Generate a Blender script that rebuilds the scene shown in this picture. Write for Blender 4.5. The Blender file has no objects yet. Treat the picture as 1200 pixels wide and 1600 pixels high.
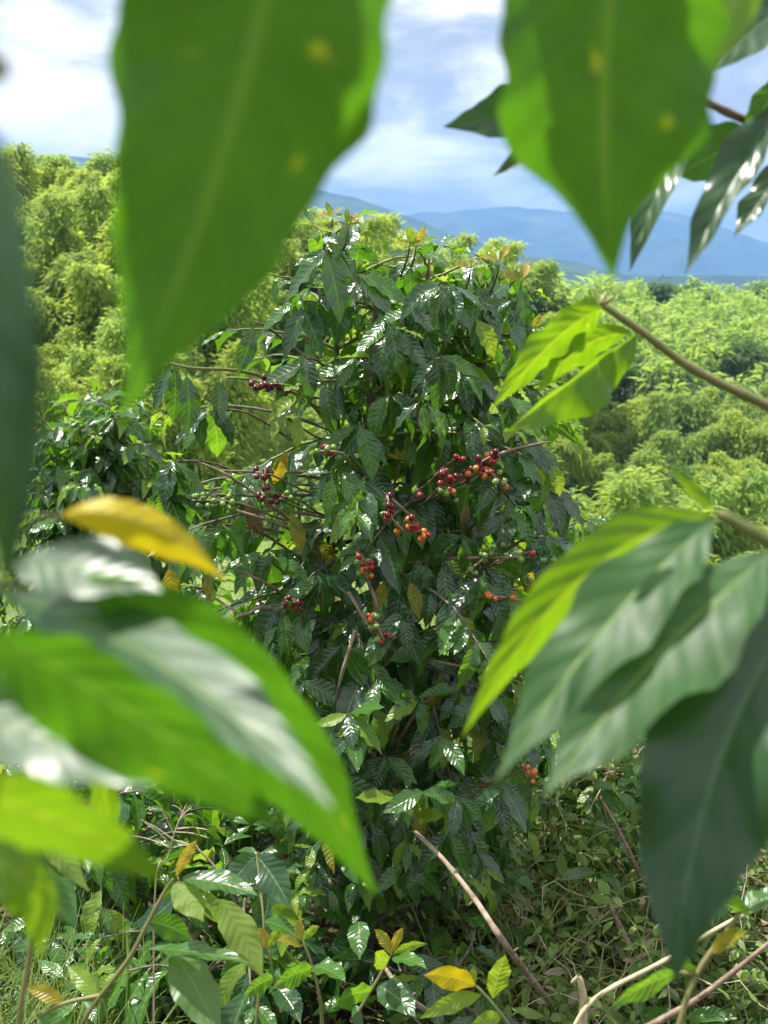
import bpy, math, random
import numpy as np
from mathutils import Vector, Matrix, noise
R = math.radians
random.seed(7)
scene = bpy.context.scene
COL = scene.collection

# ------------------------------------------------------------------ camera
CAM = Vector((0, 0, 1.5)); PITCH = R(13.0); FPX = 1600.0
FWD = Vector((0, math.cos(PITCH), -math.sin(PITCH)))
UPV = Vector((0, math.sin(PITCH), math.cos(PITCH)))
RGT = Vector((1, 0, 0))
cam_d = bpy.data.cameras.new('camera'); cam = bpy.data.objects.new('camera', cam_d)
COL.objects.link(cam); scene.camera = cam
cam.location = CAM; cam.rotation_euler = (R(90) - PITCH, 0, 0)
cam_d.sensor_fit = 'VERTICAL'; cam_d.sensor_height = 36; cam_d.sensor_width = 27; cam_d.lens = 36
cam_d.clip_start = 0.02; cam_d.clip_end = 40000
cam_d.dof.use_dof = True; cam_d.dof.focus_distance = 1.85; cam_d.dof.aperture_fstop = 9.0

# ------------------------------------------------------------------ sun, sky, exposure
SUN_AZ, SUN_EL = R(-60), R(67)
SUN = Vector((math.sin(SUN_AZ) * math.cos(SUN_EL), math.cos(SUN_AZ) * math.cos(SUN_EL), math.sin(SUN_EL)))
sd = bpy.data.lights.new('sun', 'SUN'); sd.energy = 5.0; sd.angle = R(0.55); sd.color = (1, 0.955, 0.87)
so = bpy.data.objects.new('sun', sd); COL.objects.link(so)
so.rotation_euler = (-SUN).to_track_quat('-Z', 'Y').to_euler(); so.location = (0, 0, 30)
scene.view_settings.view_transform = 'Standard'
try: scene.view_settings.look = 'None'
except Exception: pass
scene.view_settings.exposure = 0.98; scene.view_settings.gamma = 1; scene.view_settings.use_curve_mapping = False
world = bpy.data.worlds.new('World'); scene.world = world; world.use_nodes = True

class NT:
    def __init__(s, tree): s.t = tree; s.n = tree.nodes; s.l = tree.links
    def __call__(s, typ, ins=None, **kw):
        nd = s.n.new(typ)
        for k, v in kw.items(): setattr(nd, k, v)
        for k, v in (ins or {}).items(): s.put(nd, k, v)
        return nd
    def put(s, nd, k, v):
        sock = nd.inputs[k]
        if isinstance(v, bpy.types.NodeSocket): s.l.new(v, sock)
        elif isinstance(v, bpy.types.Node): s.l.new(v.outputs[0], sock)
        else:
            if sock.type == 'RGBA' and len(v) == 3: v = (*v, 1)
            sock.default_value = v
    def m(s, op, a, b=None, c=None, clamp=False):
        ins = {0: a}
        if b is not None: ins[1] = b
        if c is not None: ins[2] = c
        return s('ShaderNodeMath', ins, operation=op, use_clamp=clamp).outputs[0]
    def step(s, x, a, b):
        return s('ShaderNodeMapRange', {'Value': x, 'From Min': a, 'From Max': b}, interpolation_type='SMOOTHSTEP').outputs[0]
    def mix(s, f, a, b, blend='MIX'):
        nd = s('ShaderNodeMix', data_type='RGBA', blend_type=blend)
        s.put(nd, 0, f); s.put(nd, 6, a); s.put(nd, 7, b)
        return nd.outputs[2]

def build_world():
    t = NT(world.node_tree); t.n.clear()
    sky = t('ShaderNodeTexSky', sky_type='NISHITA', sun_disc=False, sun_elevation=SUN_EL, sun_rotation=SUN_AZ % 6.2831853,
            altitude=1300, air_density=1.0, dust_density=1.5, ozone_density=1.0)
    co = t('ShaderNodeTexCoord').outputs['Generated']
    sp = t('ShaderNodeSeparateXYZ', {0: co})
    den = t.m('ADD', t.m('MAXIMUM', sp.outputs[2], 0.0), 0.42)
    px = t.m('DIVIDE', sp.outputs[0], den); py = t.m('DIVIDE', sp.outputs[1], den)
    v = t('ShaderNodeCombineXYZ', {0: t.m('ADD', px, 0.0), 1: t.m('ADD', py, 0.0), 2: t.m('MULTIPLY', sp.outputs[2], 2.0)})
    n1 = t('ShaderNodeTexNoise', {'Vector': v.outputs[0], 'Scale': 1.5, 'Detail': 9, 'Roughness': 0.56, 'Distortion': 0.25})
    n2 = t('ShaderNodeTexNoise', {'Vector': v.outputs[0], 'Scale': 3.4, 'Detail': 9, 'Roughness': 0.56, 'Distortion': 0.3})
    mask = t.m('MAXIMUM', t.step(n1.outputs[0], 0.12, 0.33), 0.82)
    shade = t.step(n2.outputs[0], 0.37, 0.64)
    cl = t.mix(shade, (4.9, 5.1, 5.6), (15.5, 15.0, 14.4))
    col = t.mix(mask, sky.outputs[0], cl)
    bg = t('ShaderNodeBackground', {'Color': col, 'Strength': 0.072})
    out = t('ShaderNodeOutputWorld', {0: bg})
build_world()

scene.render.engine = 'CYCLES'
cy = scene.cycles
cy.use_denoising = True; cy.max_bounces = 7; cy.diffuse_bounces = 3; cy.glossy_bounces = 2; cy.transmission_bounces = 4
cy.volume_bounces = 0; cy.transparent_max_bounces = 4; cy.caustics_reflective = False; cy.caustics_refractive = False
cy.sample_clamp_indirect = 3.0; cy.sample_clamp_direct = 40.0; cy.use_adaptive_sampling = True

def P(px, py, d):
    """pixel of the 1200x1600 photograph and depth along the optical axis -> world point"""
    return CAM + d * (FWD + RGT * ((px - 600) / FPX) - UPV * ((py - 800) / FPX))
def proj(p):
    v = Vector(p) - CAM; d = v.dot(FWD)
    if d < 1e-3: return (-9999, -9999, d)
    return (600 + FPX * v.dot(RGT) / d, 800 - FPX * v.dot(UPV) / d, d)
def sstep(a, b, x):
    t = min(1, max(0, (x - a) / (b - a))); return t * t * (3 - 2 * t)
def lerp_tab(tab, x):
    if x <= tab[0][0]: return tab[0][1]
    for (a, u), (b, v) in zip(tab, tab[1:]):
        if x <= b: return u + (v - u) * (x - a) / (b - a)
    return tab[-1][1]
def inpoly(poly, x, y):
    c = False; j = len(poly) - 1
    for i in range(len(poly)):
        xi, yi = poly[i]; xj, yj = poly[j]
        if (yi > y) != (yj > y) and x < (xj - xi) * (y - yi) / (yj - yi) + xi: c = not c
        j = i
    return c

# ------------------------------------------------------------------ materials
def new_mat(name):
    m = bpy.data.materials.new(name); m.use_nodes = True
    t = NT(m.node_tree); t.n.clear()
    return m, t
def leaf_mat(name, top_a, top_b, under, trans, tf=0.42, rough=0.3, vein=(0.16, 0.26, 0.06), spots=None, patch=None, bump=0.5, nv=9.0, spec=0.5, line=1.0):
    m, t = new_mat(name)
    at = t('ShaderNodeAttribute', attribute_name='luv')
    s = t('ShaderNodeSeparateXYZ', {0: at.outputs['Vector']})
    u, v, r = s.outputs
    oi = t('ShaderNodeObjectInfo')
    rnd = t.m('FRACT', t.m('ADD', r, oi.outputs['Random']))
    au = t.m('ABSOLUTE', u)
    lat = t.m('COSINE', t.m('MULTIPLY', t.m('SUBTRACT', t.m('MULTIPLY', v, nv), t.m('MULTIPLY', au, 1.5)), 6.2832))
    latline = t.step(lat, 0.86, 1.0)
    mid = t.m('SUBTRACT', 1.0, t.step(au, 0.02, 0.085))
    uvr = t('ShaderNodeCombineXYZ', {0: t.m('MULTIPLY', u, 0.35), 1: v, 2: t.m('MULTIPLY', rnd, 37.0)})
    no = t('ShaderNodeTexNoise', {'Vector': uvr.outputs[0], 'Scale': 5.0, 'Detail': 4})
    base = t.mix(rnd, top_a, top_b)
    base = t.mix(t.m('MULTIPLY', t.step(no.outputs[0], 0.45, 0.7), 0.45), base, top_b)
    tr = t.mix(t.m('MULTIPLY', t.step(no.outputs[0], 0.35, 0.7), 0.5), trans, tuple(c * 0.62 for c in trans))
    base = t.mix(t.m('MULTIPLY', mid, 0.75), base, vein)
    base = t.mix(t.m('MULTIPLY', latline, 0.28 * line), base, vein)
    tr = t.mix(t.m('MULTIPLY', latline, 0.42 * line), tr, tuple(min(1, c * 1.3) for c in trans))
    tr = t.mix(t.m('MULTIPLY', mid, 0.6), tr, tuple(min(1, c * k) for c, k in zip(trans, (2.0, 1.35, 4.0))))
    geo = t('ShaderNodeNewGeometry')
    back = geo.outputs['Backfacing']
    und = t.mix(t.m('MULTIPLY', mid, 0.6), under, vein)
    base = t.mix(back, base, und)
    if spots:
        wv = t('ShaderNodeTexNoise', {'Vector': uvr.outputs[0], 'Scale': 16.0, 'Detail': 3})
        dv = t('ShaderNodeVectorMath', {0: uvr.outputs[0], 1: t('ShaderNodeVectorMath', {0: wv.outputs['Color'], 'Scale': 0.12}, operation='SCALE').outputs[0]}, operation='ADD')
        vo = t('ShaderNodeTexVoronoi', {'Vector': dv.outputs[0], 'Scale': 6.0, 'Randomness': 1.0})
        nsp = t('ShaderNodeTexNoise', {'Vector': uvr.outputs[0], 'Scale': 2.5, 'Detail': 2})
        sp = t.m('MULTIPLY', t.m('SUBTRACT', 1.0, t.step(vo.outputs['Distance'], 0.05, 0.2)), t.step(nsp.outputs[0], 0.47, 0.56))
        base = t.mix(sp, base, spots); tr = t.mix(sp, tr, tuple(min(1, c * 1.35) for c in spots))
    if patch:   # yellowed / browned areas with a shape of their own
        n3 = t('ShaderNodeTexNoise', {'Vector': uvr.outputs[0], 'Scale': 3.0, 'Detail': 5, 'Roughness': 0.65})
        pm = t.step(n3.outputs[0], 0.5, 0.66)
        base = t.mix(pm, base, patch); tr = t.mix(pm, tr, patch)
    h = t.m('ADD', t.m('MULTIPLY', lat, -0.5), t.m('MULTIPLY', mid, -1.2))
    h = t.m('ADD', h, t.m('MULTIPLY', no.outputs[0], 1.4))
    bp = t('ShaderNodeBump', {'Height': h, 'Strength': bump, 'Distance': 0.0016})
    pb = t('ShaderNodeBsdfPrincipled', {'Base Color': base, 'Roughness': t.m('ADD', t.m('MULTIPLY', back, 0.22), t.m('ADD', rough, t.m('MULTIPLY', no.outputs[0], 0.12))), 'Normal': bp, 'Specular IOR Level': spec})
    tl = t('ShaderNodeBsdfTranslucent', {'Color': tr, 'Normal': bp})
    mx = t('ShaderNodeMixShader', {0: tf, 1: pb, 2: tl})
    t('ShaderNodeOutputMaterial', {0: mx})
    return m
def bark_mat(name, a, b, scale=60, rough=0.75, bump=0.4):
    m, t = new_mat(name)
    g = t('ShaderNodeTexCoord')
    n = t('ShaderNodeTexNoise', {'Vector': g.outputs['Object'], 'Scale': scale, 'Detail': 6, 'Roughness': 0.65})
    n2 = t('ShaderNodeTexNoise', {'Vector': g.outputs['Object'], 'Scale': scale * 0.15, 'Detail': 3})
    c = t.mix(t.step(t.m('ADD', t.m('MULTIPLY', n.outputs[0], 0.6), t.m('MULTIPLY', n2.outputs[0], 0.4)), 0.38, 0.62), a, b)
    bp = t('ShaderNodeBump', {'Height': n.outputs[0], 'Strength': bump, 'Distance': 0.002})
    pb = t('ShaderNodeBsdfPrincipled', {'Base Color': c, 'Roughness': rough, 'Normal': bp})
    t('ShaderNodeOutputMaterial', {0: pb})
    return m
def berry_mat(name, a, b, rough=0.22):
    m, t = new_mat(name)
    oi = t('ShaderNodeObjectInfo'); g = t('ShaderNodeTexCoord')
    n = t('ShaderNodeTexNoise', {'Vector': g.outputs['Object'], 'Scale': 120, 'Detail': 3})
    c = t.mix(t.m('ADD', t.m('MULTIPLY', oi.outputs['Random'], 0.7), t.m('MULTIPLY', n.outputs[0], 0.3)), a, b)
    pb = t('ShaderNodeBsdfPrincipled', {'Base Color': c, 'Roughness': rough, 'Subsurface Weight': 0.0, 'Coat Weight': 0.15})
    t('ShaderNodeOutputMaterial', {0: pb})
    return m
def spray_mat(name, a, b, trans, tf=0.45, rough=0.5):
    m, t = new_mat(name)
    at = t('ShaderNodeAttribute', attribute_name='luv')
    s = t('ShaderNodeSeparateXYZ', {0: at.outputs['Vector']})
    oi = t('ShaderNodeObjectInfo')
    rnd = t.m('FRACT', t.m('ADD', s.outputs[2], t.m('MULTIPLY', oi.outputs['Random'], 0.25)))
    c = t.mix(rnd, a, b)
    c = t.mix(t.m('MULTIPLY', oi.outputs['Random'], 0.4), c, tuple(x * 0.8 for x in a))
    pb = t('ShaderNodeBsdfPrincipled', {'Base Color': c, 'Roughness': rough, 'Specular IOR Level': 0.25})
    tl = t('ShaderNodeBsdfTranslucent', {'Color': t.mix(oi.outputs['Random'], trans, tuple(x * 0.7 for x in trans))})
    t('ShaderNodeOutputMaterial', {0: t('ShaderNodeMixShader', {0: tf, 1: pb, 2: tl})})
    return m
M = {}
M['leaf'] = leaf_mat('coffee_leaf', (0.016, 0.05, 0.022), (0.03, 0.085, 0.028), (0.06, 0.125, 0.04), (0.17, 0.45, 0.015), tf=0.28, rough=0.19, bump=.32, line=.5, spec=.75)
M['leaf_mid'] = leaf_mat('coffee_leaf_lighter', (0.04, 0.115, 0.022), (0.06, 0.16, 0.03), (0.08, 0.16, 0.04), (0.28, 0.58, 0.02), tf=0.4, rough=0.17, bump=.32, line=.5, spec=.7)
M['leaf_young'] = leaf_mat('coffee_leaf_young', (0.13, 0.25, 0.03), (0.2, 0.3, 0.035), (0.18, 0.27, 0.05), (0.42, 0.6, 0.03), tf=0.45, rough=0.28, bump=.3, line=.4)
M['leaf_flush'] = leaf_mat('coffee_leaf_flush', (0.3, 0.3, 0.03), (0.36, 0.25, 0.03), (0.3, 0.26, 0.05), (0.66, 0.56, 0.04), tf=0.45, rough=0.3)
M['leaf_yellow'] = leaf_mat('coffee_leaf_yellowing', (0.3, 0.26, 0.02), (0.2, 0.2, 0.02), (0.3, 0.26, 0.04), (0.55, 0.42, 0.02), tf=0.4, rough=0.4, patch=(0.12, 0.2, 0.02))
M['leaf_brown'] = leaf_mat('coffee_leaf_dead', (0.1, 0.06, 0.03), (0.2, 0.14, 0.08), (0.26, 0.2, 0.13), (0.25, 0.13, 0.04), tf=0.2, rough=0.55, patch=(0.1, 0.06, 0.03))
M['fg_green'] = leaf_mat('near_leaf_green', (0.028, 0.085, 0.016), (0.04, 0.11, 0.02), (0.06, 0.13, 0.03), (0.13, 0.37, 0.008), tf=0.48, rough=0.27, spots=(0.42, 0.46, 0.02), nv=8, bump=.35, line=.7)
M['fg_grey'] = leaf_mat('near_leaf_sheen', (0.03, 0.085, 0.03), (0.045, 0.11, 0.035), (0.06, 0.13, 0.03), (0.11, 0.33, 0.01), tf=0.35, rough=0.28, nv=8, bump=.16, line=.7, spec=1.0)
M['fg_rib'] = leaf_mat('near_leaf_ribbed', (0.026, 0.08, 0.024), (0.04, 0.105, 0.03), (0.06, 0.13, 0.03), (0.11, 0.33, 0.01), tf=0.35, rough=0.43, nv=8, bump=.28, line=.8, spec=.42)
M['fg_bright'] = leaf_mat('near_leaf_bright', (0.09, 0.2, 0.02), (0.11, 0.24, 0.025), (0.12, 0.22, 0.03), (0.29, 0.52, 0.008), tf=0.5, rough=0.32, spots=(0.5, 0.5, 0.02), nv=8, bump=.35, line=.7)
M['fg_dark'] = leaf_mat('near_leaf_dark', (0.018, 0.06, 0.018), (0.03, 0.085, 0.024), (0.05, 0.1, 0.045), (0.06, 0.17, 0.02), tf=0.22, rough=0.25, nv=8, bump=.3, line=.4, vein=(.07, .14, .06))
M['fg_yellow'] = leaf_mat('near_leaf_yellow', (0.52, 0.42, 0.01), (0.58, 0.45, 0.012), (0.52, 0.42, 0.03), (0.75, 0.6, 0.01), tf=0.4, rough=0.45, vein=(0.6, 0.5, 0.1), bump=.15, line=.2)
M['weed_leaf'] = leaf_mat('weed_leaf', (0.11, 0.2, 0.035), (0.25, 0.35, 0.09), (0.12, 0.2, 0.06), (0.25, 0.45, 0.04), tf=0.4, rough=0.4, bump=0.2)
M['weed_dry'] = leaf_mat('weed_dry', (0.2, 0.15, 0.08), (0.34, 0.28, 0.18), (0.3, 0.24, 0.15), (0.3, 0.2, 0.08), tf=0.2, rough=0.6, bump=0.3)
M['bark'] = bark_mat('coffee_bark', (0.07, 0.055, 0.04), (0.2, 0.17, 0.13))
M['bark_pale'] = bark_mat('pale_bark', (0.13, 0.09, 0.06), (0.34, 0.26, 0.19), bump=.8)
M['twig'] = bark_mat('green_twig', (0.13, 0.17, 0.04), (0.2, 0.18, 0.07), rough=0.5, bump=0.2)
M['twig_brown'] = bark_mat('brown_twig', (0.12, 0.08, 0.05), (0.28, 0.2, 0.14), rough=0.6, bump=0.3)
M['straw'] = bark_mat('straw', (0.36, 0.31, 0.17), (0.56, 0.5, 0.32), rough=0.6, bump=0.2)
M['bud'] = bark_mat('bud', (0.25, 0.32, 0.08), (0.4, 0.42, 0.14), rough=0.4, bump=0.1)
M['red'] = berry_mat('berry_red', (0.16, 0.009, 0.013), (0.3, 0.022, 0.019))
M['dark'] = berry_mat('berry_dark_red', (0.06, 0.008, 0.014), (0.13, 0.01, 0.016))
M['orange'] = berry_mat('berry_orange', (0.55, 0.1, 0.02), (0.5, 0.22, 0.03))
M['green'] = berry_mat('berry_green', (0.07, 0.16, 0.03), (0.2, 0.3, 0.06))
M['berry_tip'] = bark_mat('berry_tip', (0.05, 0.03, 0.02), (0.1, 0.06, 0.04))
M['bamboo'] = spray_mat('bamboo_spray', (0.22, 0.34, 0.06), (0.35, 0.45, 0.11), (0.56, 0.7, 0.1), tf=.5)
M['bamboo_cool'] = spray_mat('bamboo_spray_cool', (0.17, 0.29, 0.06), (0.29, 0.39, 0.1), (0.46, 0.63, 0.11), tf=.5)
M['broad'] = spray_mat('broadleaf_spray', (0.05, 0.1, 0.025), (0.1, 0.16, 0.04), (0.14, 0.28, 0.03), tf=0.38)
M['culm'] = bark_mat('bamboo_culm', (0.12, 0.14, 0.05), (0.22, 0.22, 0.1), scale=4)
M['grass'] = leaf_mat('grass_blade', (0.09, 0.17, 0.03), (0.24, 0.27, 0.08), (0.15, 0.22, 0.05), (0.3, 0.4, 0.06), tf=0.35, rough=0.4, bump=0.1)

def ground_mat():
    m, t = new_mat('ground')
    g = t('ShaderNodeTexCoord'); s = t('ShaderNodeSeparateXYZ', {0: g.outputs['Object']})
    n = t('ShaderNodeTexNoise', {'Vector': g.outputs['Object'], 'Scale': 9, 'Detail': 8, 'Roughness': 0.7})
    n2 = t('ShaderNodeTexNoise', {'Vector': g.outputs['Object'], 'Scale': 0.12, 'Detail': 7, 'Roughness': 0.6})
    n3 = t('ShaderNodeTexNoise', {'Vector': g.outputs['Object'], 'Scale': 1.3, 'Detail': 8, 'Roughness': 0.7})
    soil = t.mix(n.outputs[0], (0.03, 0.02, 0.012), (0.1, 0.07, 0.04))
    soil = t.mix(t.step(n3.outputs[0], 0.5, 0.62), soil, (0.05, 0.075, 0.02))
    grass = t.mix(t.step(n3.outputs[0], 0.35, 0.65), (0.07, 0.13, 0.025), (0.17, 0.23, 0.05))
    grass = t.mix(t.m('MULTIPLY', t.step(n2.outputs[0], 0.55, 0.68), 0.6), grass, (0.24, 0.2, 0.11))
    far = t.step(s.outputs[1], 3.5, 8.0)
    c = t.mix(far, soil, grass)
    bp = t('ShaderNodeBump', {'Height': n.outputs[0], 'Strength': 0.7, 'Distance': 0.03})
    t('ShaderNodeOutputMaterial', {0: t('ShaderNodeBsdfPrincipled', {'Base Color': c, 'Roughness': 0.9, 'Normal': bp, 'Specular IOR Level': 0.2})})
    return m
M['ground'] = ground_mat()
def mountain_mat():
    m, t = new_mat('mountain_forest')
    g = t('ShaderNodeTexCoord')
    n = t('ShaderNodeTexNoise', {'Vector': g.outputs['Object'], 'Scale': 0.004, 'Detail': 9, 'Roughness': 0.65})
    n2 = t('ShaderNodeTexNoise', {'Vector': g.outputs['Object'], 'Scale': 0.0016, 'Detail': 5})
    c = t.mix(t.step(n.outputs[0], 0.4, 0.62), (0.025, 0.055, 0.02), (0.07, 0.11, 0.035))
    c = t.mix(t.m('MULTIPLY', t.step(n2.outputs[0], 0.56, 0.66), 0.7), c, (0.17, 0.18, 0.08))
    bp = t('ShaderNodeBump', {'Height': n.outputs[0], 'Strength': 1.0, 'Distance': 60})
    t('ShaderNodeOutputMaterial', {0: t('ShaderNodeBsdfPrincipled', {'Base Color': c, 'Roughness': 0.95, 'Normal': bp, 'Specular IOR Level': 0.1})})
    return m
M['mountain'] = mountain_mat()

# ------------------------------------------------------------------ mesh helpers
def mesh_quads(name, V, F, mat, luv=None, smooth=True):
    V = np.asarray(V, dtype=np.float32).reshape(-1, 3); F = np.asarray(F, dtype=np.int32).reshape(-1, 4)
    me = bpy.data.meshes.new(name)
    me.vertices.add(len(V)); me.vertices.foreach_set('co', V.ravel())
    me.loops.add(F.size); me.loops.foreach_set('vertex_index', F.ravel())
    me.polygons.add(len(F)); me.polygons.foreach_set('loop_start', np.arange(0, F.size, 4, dtype=np.int32))
    me.polygons.foreach_set('loop_total', np.full(len(F), 4, dtype=np.int32))
    me.polygons.foreach_set('use_smooth', np.full(len(F), smooth, dtype=bool))
    if luv is not None:
        a = me.attributes.new('luv', 'FLOAT_VECTOR', 'POINT')
        a.data.foreach_set('vector', np.asarray(luv, dtype=np.float32).ravel())
    me.materials.append(mat); me.update(calc_edges=True); me.validate()
    return me
class Soup:
    """many quads gathered into one mesh"""
    def __init__(s): s.V = []; s.F = []; s.L = []; s.n = 0
    def add(s, V, F, L=None):
        V = np.asarray(V, dtype=np.float32).reshape(-1, 3)
        s.V.append(V); s.F.append(np.asarray(F, dtype=np.int32).reshape(-1, 4) + s.n)
        s.L.append(np.zeros_like(V) if L is None else np.asarray(L, dtype=np.float32).reshape(-1, 3)); s.n += len(V)
    def mesh(s, name, mat, smooth=True):
        return mesh_quads(name, np.concatenate(s.V), np.concatenate(s.F), mat, np.concatenate(s.L), smooth)
def link(name, data, parent=None, mw=None):
    o = bpy.data.objects.new(name, data); COL.objects.link(o)
    if parent is not None: o.parent = parent
    if mw is not None: o.matrix_basis = mw
    return o
def tag(o, label=None, cat=None, group=None, kind=None):
    if label: o['label'] = label
    if cat: o['category'] = cat
    if group: o['group'] = group
    if kind: o['kind'] = kind
    return o
def root(name, label, cat, loc=(0, 0, 0), group=None):
    o = link(name, None); o.location = loc; o.empty_display_size = 0.1
    return tag(o, label, cat, group)
def smooth_path(pts, n=4):
    pts = [Vector(p) for p in pts]
    if len(pts) < 3: return [pts[0].lerp(pts[-1], i / n) for i in range(n + 1)]
    out = []
    for i in range(len(pts) - 1):
        p0 = pts[max(i - 1, 0)]; p1 = pts[i]; p2 = pts[i + 1]; p3 = pts[min(i + 2, len(pts) - 1)]
        for k in range(n):
            t = k / n
            out.append(0.5 * ((2 * p1) + (p2 - p0) * t + (2 * p0 - 5 * p1 + 4 * p2 - p3) * t * t + (3 * p1 - p0 - 3 * p2 + p3) * t ** 3))
    out.append(pts[-1]); return out
def tube(path, r0, r1, sides=6, knots=0.0, tip=True):
    """tapered tube along a path -> (V, F); closed at the tip"""
    n = len(path); V = []; F = []
    prev = None
    for i, p in enumerate(path):
        a = path[max(i - 1, 0)]; b = path[min(i + 1, n - 1)]
        T = (b - a).normalized() if (b - a).length > 1e-9 else Vector((0, 0, 1))
        if prev is None:
            ref = Vector((0, 0, 1)) if abs(T.z) < 0.9 else Vector((1, 0, 0))
            prev = T.cross(ref).normalized()
        prev = (prev - T * prev.dot(T)).normalized(); B = T.cross(prev)
        f = i / max(n - 1, 1); r = r0 + (r1 - r0) * f
        if knots and i % 4 == 0: r *= 1 + knots
        if tip and i == n - 1: r *= 0.25
        for k in range(sides):
            a_ = 2 * math.pi * k / sides
            V.append(p + (prev * math.cos(a_) + B * math.sin(a_)) * r)
    for i in range(n - 1):
        for k in range(sides):
            k2 = (k + 1) % sides
            F.append((i * sides + k, i * sides + k2, (i + 1) * sides + k2, (i + 1) * sides + k))
    return [tuple(v) for v in V], F
def tube_obj(name, pts, r0, r1, mat, parent, sides=6, n=4, knots=0.0):
    org = parent.matrix_basis.translation if parent else Vector()
    V, F = tube([p - org for p in smooth_path(pts, n)], r0, r1, sides, knots)
    return link(name, mesh_quads(name, V, F, M[mat], np.zeros((len(V), 3))), parent)

PROF = [(0, .05), (.04, .2), (.12, .52), (.25, .86), (.4, 1.0), (.55, .97), (.7, .77), (.8, .53), (.88, .3), (.94, .13), (.98, .05), (1, .01)]
def leaf_arrays(seed, ns=9, nw=4, ratio=0.4, droop=0.2, fold=0.3, wave=0.025, corr=0.0, pet=0.08):
    rg = random.Random(seed); ph = rg.uniform(0, 6.28); fq = rg.uniform(2.2, 3.6); tw = rg.uniform(-0.35, 0.35); bend = rg.uniform(-0.06, 0.06)
    V = []; L = []; F = []
    rows = [-pet] + [i / ns for i in range(ns + 1)]
    for v in rows:
        vv = max(v, 0); w = ratio / 2 * lerp_tab(PROF, vv) if v >= 0 else 0.013
        cz = -droop * (vv ** 2); cx = bend * math.sin(math.pi * vv); cyy = v * (1 - 0.28 * droop * vv)
        a = tw * vv; ca, sa = math.cos(a), math.sin(a)
        for j in range(nw + 1):
            u = -1 + 2 * j / nw; au = abs(u)
            x = u * w * math.cos(fold); z = au * w * math.sin(fold)
            z += wave * au ** 1.5 * math.sin(6.2832 * fq * vv + ph + (0 if u > 0 else 1.9)) * min(1, w / (ratio * .25))
            z += corr * math.cos(6.2832 * (8 * vv - 1.5 * au)) * au * (1 - 0.5 * au) * min(1, w / (ratio * .3))
            V.append((cx + x * ca + z * sa, cyy + pet, cz - x * sa + z * ca)); L.append((u, vv, 0))
    for i in range(len(rows) - 1):
        for j in range(nw):
            a = i * (nw + 1) + j
            F.append((a, a + 1, a + nw + 2, a + nw + 1))
    return np.array(V, np.float32), np.array(F, np.int32), np.array(L, np.float32)
LV = [leaf_arrays(i, ns=10, ratio=0.37 + 0.025 * (i % 4), droop=(.1, .2, .35, .5, .15, .7, -.15, .3, .45)[i], fold=(.1, .3, .2, .5, .15, .4, .25, .7, .05)[i], wave=0.03 + 0.012 * (i % 3)) for i in range(9)]
LVL = [leaf_arrays(i, ns=5, nw=2, ratio=0.37 + 0.025 * (i % 4), droop=.1 + .08 * (i % 5), fold=.1 + .1 * (i % 4), wave=.03) for i in range(9)]
_lm = {}
def leaf_mesh(i, mat):
    k = (i % len(LV), mat)
    if k not in _lm: _lm[k] = mesh_quads('leaf_' + mat, *LV[k[0]][:2], M[mat], LV[k[0]][2])
    return _lm[k]
def frame(base, d, up, L):
    d = Vector(d).normalized(); up = Vector(up)
    x = d.cross(up)
    if x.length < 1e-4: x = d.cross(Vector((0.3, 1, 0.2)))
    x.normalize(); z = x.cross(d)
    m = Matrix((x, d, z)).transposed().to_4x4()
    return Matrix.Translation(base) @ m @ Matrix.Diagonal((L, L, L, 1))
def xform(V, m):
    A = np.array(m, dtype=np.float32); return V @ A[:3, :3].T + A[:3, 3]

# ------------------------------------------------------------------ terrain
TAB_L = [(0, 0), (2.2, 0), (4, -.45), (10, -2), (30, -7), (45, -9), (60, -6), (75, -2), (100, 0), (150, -1), (250, -8), (450, -40), (700, -70), (1500, -150), (30000, -160)]
TAB_R = [(0, 0), (2.2, 0), (4, -.6), (10, -2.8), (30, -11), (60, -25), (82, -31), (120, -28), (180, -22.5), (260, -14), (330, -13.5), (450, -40), (700, -70), (1500, -150), (30000, -160)]
RIDGE = [(300, 270), (440, 315), (520, 338), (600, 356), (700, 380), (800, 410), (900, 432), (1000, 440)]
def H(x, y):
    d = math.hypot(x, y)
    if y <= 0:
        q = d
        return min(0.12 * q, 30) * (1 - sstep(300, 2000, q)) - 160 * sstep(300, 3000, q) if q > 1 else 0.12 * q * q
    ratio = x / max(y, 0.5)
    t = sstep(-0.05, 0.25, ratio)
    q = y + 0.15 * abs(x)
    h = lerp_tab(TAB_L, q) * (1 - t) + lerp_tab(TAB_R, q) * t
    h -= 6.0 * sstep(-0.24, -0.05, ratio) * (1 - t) * sstep(30, 80, q) * (1 - sstep(400, 700, q))
    rw = sstep(-0.17, -0.08, ratio) * (1 - sstep(0.13, 0.24, ratio)) * sstep(70, 100, q) * (1 - sstep(140, 250, q))
    if rw > 0: h += rw * (q * (430 - lerp_tab(RIDGE, 600 + FPX * ratio)) / FPX + 1.5 - 11.5 - h)
    if d > 8:
        h += noise.noise(Vector((x * 0.03, y * 0.03, 1))) * min(3.0, d * 0.02)
    h += noise.noise(Vector((x * 1.7, y * 1.7, 4))) * 0.05
    return h
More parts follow.
